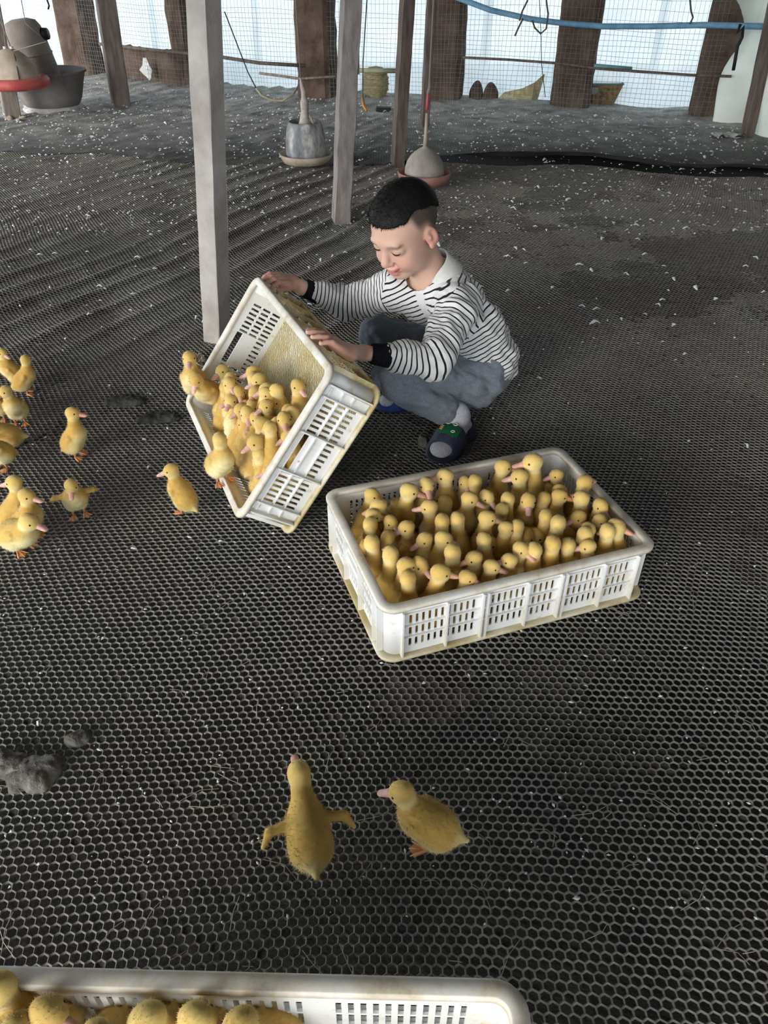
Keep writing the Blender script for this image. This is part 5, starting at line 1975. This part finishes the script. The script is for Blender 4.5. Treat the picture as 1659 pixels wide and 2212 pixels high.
# ---------------------------------------------------------------- hair
def build_hair():
    c = HC
    f = Field(c - 0.14, c + 0.15, 0.0024)
    f.ell(HL(-0.014, 0, 0.036), np.array((0.0965, 0.0795, 0.0870)) * HS, HR, k=0)
    f.ell(HL(0.030, 0, 0.036), np.array((0.0595, 0.0665, 0.0640)) * HS, HR, k=0.02)
    X = f.grid()
    q = ((X - HC.astype(np.float32)) @ HR.astype(np.float32)) / HS
    ang = np.abs(np.arctan2(q[..., 1], q[..., 0] + 0.012))
    lim = 0.067 + 0.0012 * np.sin(q[..., 1] * 400) + 0.012 * sstep(0.75, 1.15, ang) - 0.012 * sstep(1.25, 1.7, ang) - 0.040 * sstep(1.7, 2.7, ang)
    d2 = (lim - q[..., 2]) * HS
    f.D = np.maximum(f.D, d2.astype(np.float32))
    V, F = f.mesh()
    V = relax(V, F, 2)
    N = vnormals(V, F)
    V = V + N * ((vnoise(V, 300, 8) - 0.5) * 0.0008)[:, None]
    # short bristles
    rr_ = np.random.RandomState(3)
    nb = 9000
    pick = rr_.choice(len(F), nb)
    P = V[F[pick, 0]] + (V[F[pick, 2]] - V[F[pick, 0]]) * rr_.rand(nb, 1)
    Nn = N[F[pick, 0]]
    ql = ((P - HC) @ HR)
    ok = np.linalg.norm(ql - [-0.014 * HS, 0, 0.036 * HS], axis=1) > 0.070
    P, Nn = P[ok], Nn[ok]
    nb = len(P)
    dv = Nn * 0.6 + 0.9 * (HR @ np.array([0.8, 0, -0.3]))[None] + rr_.randn(nb, 3) * 0.12
    dv /= np.linalg.norm(dv, axis=1)[:, None]
    sd = np.cross(dv, rr_.randn(nb, 3))
    sd /= np.linalg.norm(sd, axis=1)[:, None]
    L = 0.0035 + 0.0045 * rr_.rand(nb, 1)
    n0 = len(V)
    V3 = np.concatenate([V, P - sd * 0.0004 - Nn * .001, P + sd * 0.0004 - Nn * .001, P + dv * L])
    F3 = [tuple(x) for x in F.tolist()] + [(n0 + i, n0 + nb + i, n0 + 2 * nb + i) for i in range(nb)]
    me = bpy.data.meshes.new('hair')
    me.from_pydata(V3.tolist(), [], F3)
    me.polygons.foreach_set('use_smooth', np.ones(len(F3), bool))
    return me
o = obj('hair', build_hair(), mat2('black_hair', (0.004, 0.0035, 0.0035), (0.013, 0.011, 0.010), scale=120, rough=0.6, spec=0.2), boy)
o['label'] = 'short cropped black hair'

# ---------------------------------------------------------------- sweater
def fold(V, N, amp, sc, seed, d=None):
    q = V.copy()
    if d is not None:
        d = unit(d)
        q = q - 0.75 * (q @ d)[:, None] * d[None]
    return V + N * (amp * (vnoise(q, sc, seed) - 0.5 + 0.5 * (vnoise(q, sc * 2.1, seed + 1) - 0.5)))[:, None]

cuff_n = wr_n + (el_n - wr_n) * 0.30
cuff_f = wr_f + (el_f - wr_f) * 0.26
def build_sweater():
    f = Field((-0.30, 1.40, 0.04), (0.37, 1.97, 0.47), 0.0030)
    f.ell(spine[0] + fw_ax * 0.004, (0.082, 0.100, 0.080), TR, k=0)
    f.ell(spine[1] + fw_ax * 0.006, (0.098, 0.098, 0.078), TR, k=0.035)
    f.ell(spine[2], (0.076, 0.097, 0.070), TR, k=0.035)
    f.cap(spine[2] + np.array([0, 0, .02]), neck_b - np.array([0, 0, 0.012]), 0.062, 0.050, k=0.03)
    for s, e, w, cf in ((sh_n, el_n, wr_n, cuff_n), (sh_f, el_f, wr_f, cuff_f)):
        f.cap(spine[2] + (s - spine[2]) * 0.55, s, 0.060, 0.046, k=0.025)
        f.cap(s, e, 0.047, 0.042, k=0.02)
        f.cap(e, e + (cf - e) * 0.72, 0.041, 0.034, k=0.012)
        f.cap(e + (cf - e) * 0.72, cf, 0.036, 0.025, k=0.010)
    # gathered hem
    f.cap(spine[0] - sp_ax * 0.05, spine[0] - sp_ax * 0.062, 0.074, 0.066, k=0.03)
    # hollow at the neck, flat cut at cuffs
    f.cap(neck_b - np.array([0, 0, 0.045]), HL(-0.015, 0, -0.055), 0.043, 0.052, k=0.004, sub=True)
    hp = spine[0] - sp_ax * 0.083
    f.half(hp, -sp_ax + np.array([0, 0, -0.15]))
    V, F = f.mesh()
    V = relax(V, F, 2)
    N = vnormals(V, F)
    # wrinkles: round the arms and across the trunk
    dn = np.linalg.norm(np.cross(V - sh_n, unit(el_n - sh_n)), axis=1)
    V = fold(V, N, 0.014, 24, 31, None)
    V = fold(V, N, 0.009, 50, 35, sp_ax)
    # stripe coordinate per face corner: along the trunk, or along the arm
    cen = V[F].mean(1)
    def seg(P, a, b):
        ab = b - a
        t_ = np.clip(((P - a) @ ab) / (ab @ ab), 0, 1)
        return np.linalg.norm(P - a - t_[..., None] * ab, axis=-1), t_
    def arm_coord(P, s, e, w):
        L1 = np.linalg.norm(e - s)
        d1 = unit(e - s)
        d2 = unit(w - e)
        a1 = (P - s) @ d1
        a2 = L1 + (P - e) @ d2
        bl = sstep(-0.11, 0.11, (P - e) @ unit(d1 + d2))
        return a1 * (1 - bl) + a2 * bl - L1 + 0.0122 * 20.64
    reg = np.zeros(len(F), int)
    for i, (s, e, w) in enumerate(((sh_n, el_n, wr_n), (sh_f, el_f, wr_f))):
        ds = np.minimum(seg(cen, s, e)[0], seg(cen, e, w)[0])
        along = (cen - s) @ unit(e - s)
        out = (cen - s) @ (sh_ax if i == 0 else -sh_ax)
        near_e = seg(cen, e, w)[0] < 0.075
        reg[(ds < 0.075) & ((along > 0.018) | (out > 0.004)) & ((out > -0.030) | near_e | (along > 0.06))] = i + 1
    PV = V[F]
    st = PV @ sp_ax
    # on the trunk the stripes droop a little to the front
    st = st - 0.10 * ((PV - spine[1]) @ fw_ax)
    for i, (s, e, w) in enumerate(((sh_n, el_n, wr_n), (sh_f, el_f, wr_f))):
        st = np.where((reg == i + 1)[:, None], arm_coord(PV, s, e, w), st)
    st = st + 0.004 * (vnoise(PV.reshape(-1, 3), 30, 71).reshape(st.shape) - 0.5)
    me = mesh_np('sweater', V, F, True)
    a = me.attributes.new('stripe', 'FLOAT', 'CORNER')
    a.data.foreach_set('value', st.astype(np.float32).ravel())
    sd_ = TR[:, 1]
    pl = (np.abs((PV - neck_b) @ sd_) < 0.0125) & (((PV - spine[2]) @ fw_ax) > 0.02) & (((PV - neck_b) @ sp_ax) > -0.100) & (reg == 0)[:, None]
    a = me.attributes.new('placket', 'FLOAT', 'CORNER')
    a.data.foreach_set('value', pl.astype(np.float32).ravel())
    return me
t = NT('striped_knit')
sa = t.n('ShaderNodeAttribute', attribute_name='stripe')
md = t.n('ShaderNodeMath', operation='MULTIPLY')
md.inputs[1].default_value = 1 / 0.0122
t.l(sa.outputs['Fac'], md.inputs[0])
fr = t.n('ShaderNodeMath', operation='FRACT')
t.l(md.outputs[0], fr.inputs[0])
lt = t.n('ShaderNodeMath', operation='LESS_THAN')
lt.inputs[1].default_value = 0.27
t.l(fr.outputs[0], lt.inputs[0])
pk = t.n('ShaderNodeAttribute', attribute_name='placket')
sb = t.n('ShaderNodeMath', operation='SUBTRACT', use_clamp=True)
t.l(lt.outputs[0], sb.inputs[0])
t.l(pk.outputs['Fac'], sb.inputs[1])
t.base(t.mix(sb.outputs[0], (0.72, 0.71, 0.70), (0.012, 0.012, 0.016)), 0.9, 0.1)
t.bump(t.noise(500, 2), 0.3, 0.001)
t.b.inputs['Sheen Weight'].default_value = 0.2
sweater = obj('sweater', build_sweater(), t.m, boy)
sweater['label'] = 'white sweater with thin black stripes'

CUFFM = mat2('black_rib_knit', (0.006, 0.006, 0.008), (0.014, 0.014, 0.018), scale=200, rough=0.95, spec=0.1, bump=0.5, bscale=300)
for w, e, c in ((wr_n, el_n, cuff_n), (wr_f, el_f, cuff_f)):
    d = unit(c - w)
    a0 = c - d * 0.030
    mb = MB()
    n_, m_ = 28, 7
    ux = unit(np.cross(d, [0, 0, 1]))
    uy = np.cross(d, ux)
    V, F = [], []
    prof = [(-0.002, 0.0195), (0.0, 0.0222), (0.010, 0.0230), (0.022, 0.0240), (0.032, 0.0262), (0.040, 0.0262), (0.044, 0.020)]
    for (x, r) in prof:
        for k in range(n_):
            a = 2 * PI * k / n_
            rr_ = r + 0.0006 * (k % 2)
            V.append(a0 + d * x + (ux * math.cos(a) + uy * math.sin(a)) * rr_)
    for i in range(m_ - 1):
        for k in range(n_):
            k2 = (k + 1) % n_
            F.append((i * n_ + k, i * n_ + k2, (i + 1) * n_ + k2, (i + 1) * n_ + k))
    mb.add(V, F, True)
    o = mb.build('cuff', CUFFM, sweater)
    o['label'] = 'black ribbed cuff'

# collar with open points, and the front placket
def build_collar():
    ax = unit(HL(-0.02, 0, -0.05) - neck_b)
    # front of the neck
    fr_ = unit(fw_ax - ax * (fw_ax @ ax))
    sd = np.cross(ax, fr_)
    c0 = neck_b - ax * 0.012
    V, F = [], []
    n_ = 41
    gap = 0.30
    for k in range(n_):
        a = gap + (2 * PI - 2 * gap) * k / (n_ - 1)
        rd = fr_ * math.cos(a) + sd * math.sin(a)
        fwd = max(0.0, math.cos(a))
        drop = 0.030 * fwd ** 3
        back = max(0.0, -math.cos(a))
        rows_ = [(0.0475, 0.030 + 0.006 * back - drop), (0.0500, 0.035 + 0.006 * back - drop), (0.0530, 0.032 + 0.006 * back - drop), (0.0605, 0.010 - drop * 1.1), (0.0670 + 0.004 * fwd, -0.010 - drop * 1.25 - 0.014 * fwd ** 6), (0.0655 + 0.004 * fwd, -0.011 - drop * 1.25 - 0.014 * fwd ** 6), (0.058, 0.008 - drop)]
        for r, h in rows_:
            V.append(c0 + rd * r + ax * h)
    m_ = 7
    for k in range(n_ - 1):
        for j in range(m_):
            j2 = (j + 1) % m_
            F.append((k * m_ + j, (k + 1) * m_ + j, (k + 1) * m_ + j2, k * m_ + j2))
    F.append(tuple(range(m_)))
    F.append(tuple((n_ - 1) * m_ + j for j in range(m_))[::-1])
    mb = MB()
    mb.add(V, F, True)
    return mb
COLLARM = mat2('cream_cotton', (0.66, 0.65, 0.60), (0.74, 0.73, 0.69), scale=80, rough=0.9, spec=0.1, bump=0.2, bscale=300)
o = build_collar().build('collar', COLLARM, sweater)
o['label'] = 'cream turn-down collar'

# ---------------------------------------------------------------- trousers
def build_trousers():
    f = Field((-0.10, 1.54, 0.02), (0.36, 1.96, 0.30), 0.0032)
    f.ell(pelvis + np.array([0.004, 0, 0.0]), (0.078, 0.100, 0.082), np.stack([[1, 0, 0], [0, 1, 0], [0, 0, 1]], 1), k=0)
    for h, kk, a in ((hip_n, kn_n, an_n), (hip_f, kn_f, an_f)):
        f.cap(pelvis, h, 0.078, 0.072, k=0.03)
        f.cap(h, kk, 0.064, 0.047, k=0.02)
        b = a + (kk - a) * 0.20
        f.cap(kk, b, 0.047, 0.037, k=0.005)
        f.cap(b, b + (a - kk) * 0.04, 0.037, 0.029, k=0.01)
    V, F = f.mesh()
    V = relax(V, F, 2)
    N = vnormals(V, F)
    V = fold(V, N, 0.014, 26, 51, kn_n - hip_n)
    V = fold(V, N, 0.012, 30, 55, None)
    V = fold(V, N, 0.007, 60, 58, an_n - kn_n)
    return mesh_np('trousers', V, F, True)
t = NT('grey_blue_jersey')
c1 = t.ramp(t.noise(420, 2), [(0.35, (0.150, 0.172, 0.200)), (0.65, (0.235, 0.262, 0.295))])
t.base(c1, 0.95, 0.1)
t.bump(t.noise(600, 2), 0.3, 0.001)
t.b.inputs['Sheen Weight'].default_value = 0.15
trousers = obj('trousers', build_trousers(), t.m, boy)
trousers['label'] = 'grey-blue jersey trousers'

# ---------------------------------------------------------------- socks and slippers
def sdf_child(name, fn, lo, hi, vox, mat, parent, label=None, it=2):
    f = Field(lo, hi, vox)
    fn(f)
    V, F = f.mesh()
    o_ = obj(name, mesh_np(name, relax(V, F, it), F, True), mat, parent)
    if label:
        o_['label'] = label
    return o_
SOCK = mat2('grey_white_sock', (0.44, 0.44, 0.50), (0.60, 0.60, 0.66), scale=150, rough=0.95, bump=0.3, bscale=300)
NAVY = mat2('navy_foam_rubber', (0.020, 0.028, 0.055), (0.034, 0.046, 0.080), scale=30, rough=0.6, spec=0.3)
BLUED = mat2('bright_blue_rubber', (0.022, 0.050, 0.20), (0.035, 0.075, 0.27), scale=30, rough=0.6)
for an, heel, d, col, lab in ((an_n, heel_n, foot_dir_n, NAVY, 'navy open-toed slipper'), (an_f, heel_f, foot_dir_f, BLUED, 'blue slipper')):
    lo = np.minimum(heel, heel + d * 0.15) - np.array([.08, .08, .035])
    hi = np.maximum(heel, heel + d * 0.15) + np.array([.08, .08, .11])
    def sock_fn(f):
        add_foot(f, an + np.array([0, 0, .012]), heel, d, g=0.0022)
        f.cap(an, an + unit((kn_n if an is an_n else kn_f) - an) * 0.045, 0.0275, 0.029, k=0.01)
    sdf_child('sock', sock_fn, lo, hi, 0.0026, SOCK, boy, 'pale grey sock')
    side = np.array([-d[1], d[0], 0])
    R = np.stack([d, side, [0, 0, 1]], 1)
    def slip_fn(f):
        # sole
        b0 = heel * [1, 1, 0]
        f.ell(b0 + d * 0.000 + [0, 0, 0.012], (0.036, 0.034, 0.012), R, k=0)
        f.ell(b0 + d * 0.100 + [0, 0, 0.012], (0.056, 0.043, 0.012), R, k=0.02)
        f.box(b0 + d * 0.05 + [0, 0, 0.012], (0.055, 0.026, 0.004), 0.006, R, k=0.02)
        # upper: vamp over the instep
        f.ell(heel + d * 0.072 + [0, 0, 0.006], (0.044, 0.041, 0.036), R, k=0.01)
        f.ell(heel + d * 0.090 + [0, 0, -0.006], (0.050, 0.043, 0.026), R, k=0.01)
        # heel counter
        f.ell(heel - d * 0.004 + [0, 0, 0.004], (0.033, 0.034, 0.022), R, k=0.008)
        # hollow for the foot, open toe, open back
        f.ell(heel + d * 0.004 + [0, 0, 0.018], (0.030, 0.027, 0.030), R, k=0.004, sub=True)
        f.ell(heel + d * 0.136 + [0, 0, 0.006], (0.034, 0.034, 0.017), R, k=0.004, sub=True)
        f.half(b0 + [0, 0, 0.0012], (0, 0, -1))
    slip = sdf_child('slipper', slip_fn, lo, hi, 0.0026, col, boy, lab)
    if an is an_n:
        # rubber patch on the instep: green shield with ring eyelets and a yellow trim
        gp = plain('green_patch', (0.010, 0.13, 0.045), 0.5)
        V, F = [], []
        nu, nv = 9, 9
        for i in range(nu):
            for j in range(nv):
                a, b = i / (nu - 1) - .5, j / (nv - 1) - .5
                p0 = heel + d * (0.078 + a * 0.044) + side * (0.002 + b * 0.052)
                # drape on the vamp ellipsoid
                lx, ly = (p0 - heel - d * 0.072) @ d, (p0 - heel) @ side
                zz = 0.006 + 0.036 * math.sqrt(max(0, 1 - (lx / 0.044) ** 2 - (ly / 0.041) ** 2))
                zz = max(zz, -0.006 + 0.026 * math.sqrt(max(0, 1 - (((p0 - heel - d * 0.090) @ d) / 0.050) ** 2 - (ly / 0.043) ** 2)))
                V.append(heel + d * ((p0 - heel) @ d) + side * ly + np.array([0, 0, zz + 0.0022]))
        for i in range(nu - 1):
            for j in range(nv - 1):
                if (i in (0, nu - 2)) and (j in (0, nv - 2)):
                    continue
                F.append((i * nv + j, (i + 1) * nv + j, (i + 1) * nv + j + 1, i * nv + j + 1))
        mb = MB()
        mb.add(V, F, True)
        mb.add([p - np.array([0, 0, .004]) for p in V], [f_[::-1] for f_ in F], True)
        mb.build('patch', gp, slip)
        def on_patch(a, b):
            i, j = (a + .5) * (nu - 1), (b + .5) * (nv - 1)
            return np.array(V[int(round(i)) * nv + int(round(j))]) + np.array([0, 0, 0.0012])
        for a, b, r in ((-0.36, -0.22, 0.0052), (-0.32, 0.18, 0.0052), (0.26, 0.30, 0.0042)):
            c = on_patch(a, b)
            mb = MB()
            mb.tube([c + (d * math.cos(k * PI / 6) + side * math.sin(k * PI / 6)) * r + np.array([0, 0, 0.0005]) for k in range(13)], 0.0013, 5, caps=False)
            mb.build('eyelet', plain('eyelet_white', (0.78, 0.78, 0.74), 0.4), slip)
        for a in (-0.05, 0.10, 0.25):
            c = on_patch(a, -0.42)
            mb = MB()
            mb.tube([c - side * 0.003, c + side * 0.004], 0.0022, 6)
            mb.build('trim', plain('yellow_trim', (0.55, 0.40, 0.10), 0.5), slip)

# small neon stitching at the hem and an orange print on the trouser seat
mb = MB()
p0 = W3(1048, 796, 1.722)
for a, b in (((-0.006, 0.012), (0.004, -0.004)), ((-0.002, 0.014), (0.008, 0.010)), ((0.002, 0.0), (-0.006, -0.006))):
    mb.tube([p0 + np.array([a[0], 0, a[1]]), p0 + np.array([b[0], 0.0, b[1]])], 0.0018, 5)
mb.build('neon_tag', plain('neon_green', (0.22, 0.80, 0.05), 0.6), sweater)
# ================================================================== feathers and litter on the floor
FEATH = mat2('white_feather', (0.55, 0.56, 0.56), (0.80, 0.80, 0.80), scale=60, rough=0.9, spec=0.1)
def feather_me(seed):
    """small curled downy feather: a bent vane with thickness"""
    rr = random.Random(seed)
    V, F = [], []
    n = 6
    L = 0.026
    for i in range(n + 1):
        t_ = i / n
        w = 0.008 * math.sin(PI * (0.12 + 0.85 * t_)) * rr.uniform(0.75, 1.2)
        x = (t_ - 0.5) * L
        z = 0.004 + 0.007 * math.sin(PI * t_) * rr.uniform(0.6, 1.2)
        yb = 0.005 * math.sin(2.2 * t_ + seed)
        V += [(x, yb - w, z - 0.0035), (x, yb, z), (x, yb + w, z - 0.0035 + rr.uniform(-.001, .002)), (x, yb, z - 0.0022)]
    for i in range(n):
        a, b = i * 4, (i + 1) * 4
        F += [(a, b, b + 1, a + 1), (a + 1, b + 1, b + 2, a + 2), (a + 2, b + 2, b + 3, a + 3), (a + 3, b + 3, b, a)]
    F += [(0, 1, 2, 3), tuple(n * 4 + k for k in (3, 2, 1, 0))]
    me = bpy.data.meshes.new('feather')
    me.from_pydata(V, [], F)
    me.polygons.foreach_set('use_smooth', np.ones(len(F), bool))
    me.materials.append(FEATH)
    return me
FME = [feather_me(k) for k in range(6)]
def floor_z(x, y):
    P = np.array([[x, y]])
    z = float(ground_h(P)[0])
    if y > float(seam_y(x)):
        z += 0.02
    return z
# the larger tufts that can be picked out one by one
BIG = [((1285, 699), 1.3, 'largest white feather tuft, on the net right of the boy'), ((1505, 622), 1.25, 'white feather tuft on the right-hand net, above the brown stain'), ((1252, 575), 1.1, 'white feather beside a curled one right of the boy'), ((1278, 586), 1.0, 'curled crescent feather right of the boy'),
       ((1545, 645), .9, 'small pale feather tuft just right of the big right-hand tuft'), ((1257, 662), .8, 'small grey feather between the boy and the right-hand tufts'), ((1452, 705), .9, 'grey feather tuft at the corner of the brown stain'), ((1352, 595), .8, 'small white feather on the dark middle net'),
       ((1228, 434), 1.1, 'bright feather on the dark net left of the right fold'), ((1108, 454), 1.0, 'oblong white feather above the boy\'s back'), ((1458, 604), .9, 'flat feather left of the big right-hand tuft'), ((1482, 496), 1.1, 'feather pair on the net below the right fold'),
       ((950, 530), 1.2, 'white feather showing behind the boy\'s collar'), ((1095, 556), 1.0, 'brownish feather right of the boy\'s shoulder'), ((1180, 502), .7, 'small feather right of the boy\'s head'), ((1392, 550), .8, 'feather on the far right net, below the pair'), ((1630, 560), .9, 'bluish feather at the right edge of the net'),
       ((720, 560), .8, 'feather left of the boy\'s forehead'), ((820, 388), .7, 'feather left of the boy\'s hair'), ((622, 514), .8, 'feather left of the grey wooden post foot'), ((30, 490), .8, 'feather at the left edge of the ridged net'), ((145, 345), .8, 'feather on the ridged net below the basin'),
       ((290, 1185), .6, 'bluish feather speck below the two loose ducklings'), ((84, 1563), .55, 'bluish speck of down at the lower left'), ((1244, 1940), .5, 'speck of down at the lower right'), ((320, 1010), .5, 'downy feather left of the tipped crate'), ((312, 950), .45, 'curled feather near the upright duckling'),
       ((1610, 965), .8, 'pale feather on the brown-stained net at the right edge'), ((1480, 768), .7, 'curled grey feather on the brown stain'), ((1165, 818), .6, 'small feather right of the sweater hem'), ((1090, 800), .5, 'small feather close to the sweater hem')]
for i, ((u, v), s, lab) in enumerate(BIG):
    p = at_z(u, v)
    o = bpy.data.objects.new('feather', FME[i % 6])
    dep = math.hypot(p.y, 1.0)
    k = s * (0.62 + 0.16 * dep)
    o.location = (p.x, p.y, floor_z(p.x, p.y) + 0.001)
    o.scale = (k, k, k)
    o.rotation_euler.z = i * 1.7
    tag(link(o), lab, 'feather', 'feathers on the floor')
# far scatter: two hundred more single ones, then specks past counting
rr = random.Random(77)
cnt = 0
while cnt < 190:
    u, v = rr.uniform(0, 1659), 180 + 520 * rr.random() ** 2.0
    p = at_z(u, v)
    if p.y > 6.2 - 0.3 * p.x or p.y < 2.3 or p.x > 2.2:
        continue
    o = bpy.data.objects.new('feather', FME[rr.randrange(6)])
    k = rr.uniform(0.5, 1.15) * (0.5 + 0.14 * p.y)
    o.location = (p.x, p.y, floor_z(p.x, p.y) + 0.002)
    o.scale = (k, k, k)
    o.rotation_euler.z = rr.uniform(0, 6.3)
    tag(link(o), 'small white feather among many scattered over the far floor', 'feather', 'small feathers scattered on the far floor')
    cnt += 1
mb = MB()
for k in range(5200):
    if k % 11 == 0:
        u, v = rr.uniform(0, 1659), rr.uniform(500, 2000)
    else:
        u, v = rr.uniform(-60, 1700), 178 + 330 * rr.random() ** 1.6
    p = at_z(u, v)
    if p.y > 6.35 - 0.3 * p.x or p.x > 2.3:
        continue
    s = rr.uniform(0.0015, 0.0045) * (0.35 + 0.26 * p.y)
    z = floor_z(p.x, p.y) + 0.002
    a = rr.uniform(0, 6.3)
    ca, sa = math.cos(a) * s, math.sin(a) * s
    l = rr.uniform(1.0, 2.4)
    mb.add([(p.x + ca * l, p.y + sa * l, z), (p.x - sa, p.y + ca, z + s * .7), (p.x - ca * l, p.y - sa * l, z), (p.x + sa, p.y - ca, z + s * .2), (p.x, p.y, z + s)], [(0, 1, 4), (1, 2, 4), (2, 3, 4), (3, 0, 4), (3, 2, 1, 0)])
tag(mb.build('down_specks', FEATH), 'countless specks of white down strewn over the net floor', 'down', kind='stuff')
# straw wisps
mb = MB()
for k in range(130):
    u, v = rr.uniform(0, 1659), rr.uniform(520, 2100)
    p = at_z(u, v)
    a = rr.uniform(0, 6.3)
    L = rr.uniform(0.008, 0.03)
    z = floor_z(p.x, p.y) + 0.002
    mb.tube([(p.x - math.cos(a) * L, p.y - math.sin(a) * L, z), (p.x + .003, p.y, z + 0.004), (p.x + math.cos(a + .4) * L, p.y + math.sin(a + .4) * L, z)], 0.0006, 3, caps=False)
tag(mb.build('straw_wisps', plain('dry_straw', (0.34, 0.31, 0.25), 0.9)), 'thin wisps of straw and quill lying all over the net', 'straw', kind='stuff')

# droppings
DUNG = mat2('dried_dung', (0.10, 0.092, 0.08), (0.24, 0.225, 0.20), scale=40, rough=0.95, spec=0.1, bump=0.8, bscale=160, bdist=0.004)
DUNG2 = mat2('darker_dung', (0.035, 0.034, 0.032), (0.085, 0.083, 0.08), scale=40, rough=0.95, spec=0.1, bump=0.8, bscale=160, bdist=0.004)  # darker tone for the two flat clods
def clod(u, v, rx, ry, rz, seed, label, cat='dung'):
    p = at_z(u, v)
    f = Field((-rx * 2, -ry * 2, -0.012), (rx * 2, ry * 2, rz * 2.6), 0.0032)
    r_ = random.Random(seed)
    f.ell((0, 0, 0.0), (rx, ry, rz), k=0)
    for k in range(9):
        a = r_.uniform(0, 6.3)
        q = r_.uniform(.3, .95)
        f.ell((rx * q * math.cos(a), ry * q * math.sin(a), rz * r_.uniform(0, .5)), (rx * r_.uniform(.25, .5), ry * r_.uniform(.25, .5), rz * r_.uniform(.4, .9)), k=0.008)
    V, F = f.mesh()
    N = vnormals(V, F)
    V = V + N * ((vnoise(V, 130, seed) - .5) * 0.006)[:, None]
    o = obj('dung_clod', mesh_np('dung_clod', V, F, True), DUNG2 if seed in (4, 5) else DUNG, None, p)
    return tag(o, label, cat, 'clods of dried dung on the net')
clod(72, 1672, 0.042, 0.030, 0.016, 1, 'large lumpy grey clod of dung at the lower left edge')
clod(28, 1655, 0.030, 0.022, 0.014, 2, 'smaller clod of dung touching the left edge, lower left')
clod(168, 1598, 0.015, 0.012, 0.008, 3, 'small dark clod of dung right of the large lower-left clod')
clod(268, 868, 0.055, 0.030, 0.012, 4, 'flat grey clod of dung behind the upright duckling')
clod(338, 905, 0.050, 0.024, 0.010, 5, 'flat dung patch between the upright duckling and the tipped crate')
clod(915, 958, 0.012, 0.014, 0.018, 6, 'grey pebble-like clod beside the navy slipper')
# tuft of torn pale netting at the foot of the concrete post
mb = MB()
p = at_z(428, 788)
for k in range(26):
    a = rr.uniform(0, 6.3)
    r1, r2 = rr.uniform(0, .02), rr.uniform(.02, .04)
    mb.tube([(r1 * math.cos(a), r1 * math.sin(a) * .8, 0.006 + rr.uniform(0, .01)), (r2 * math.cos(a + .5) * .7, r2 * math.sin(a + .5) * .7, 0.012 + rr.uniform(0, .02)), (r2 * math.cos(a + 1.1), r2 * math.sin(a + 1.1), 0.004)], 0.0016, 5)
tag(mb.build('fibre_tuft', plain('tan_fibre', (0.42, 0.33, 0.23), 0.9), loc=p), 'tangled tan fibre tuft at the foot of the pale concrete post', 'fibre')
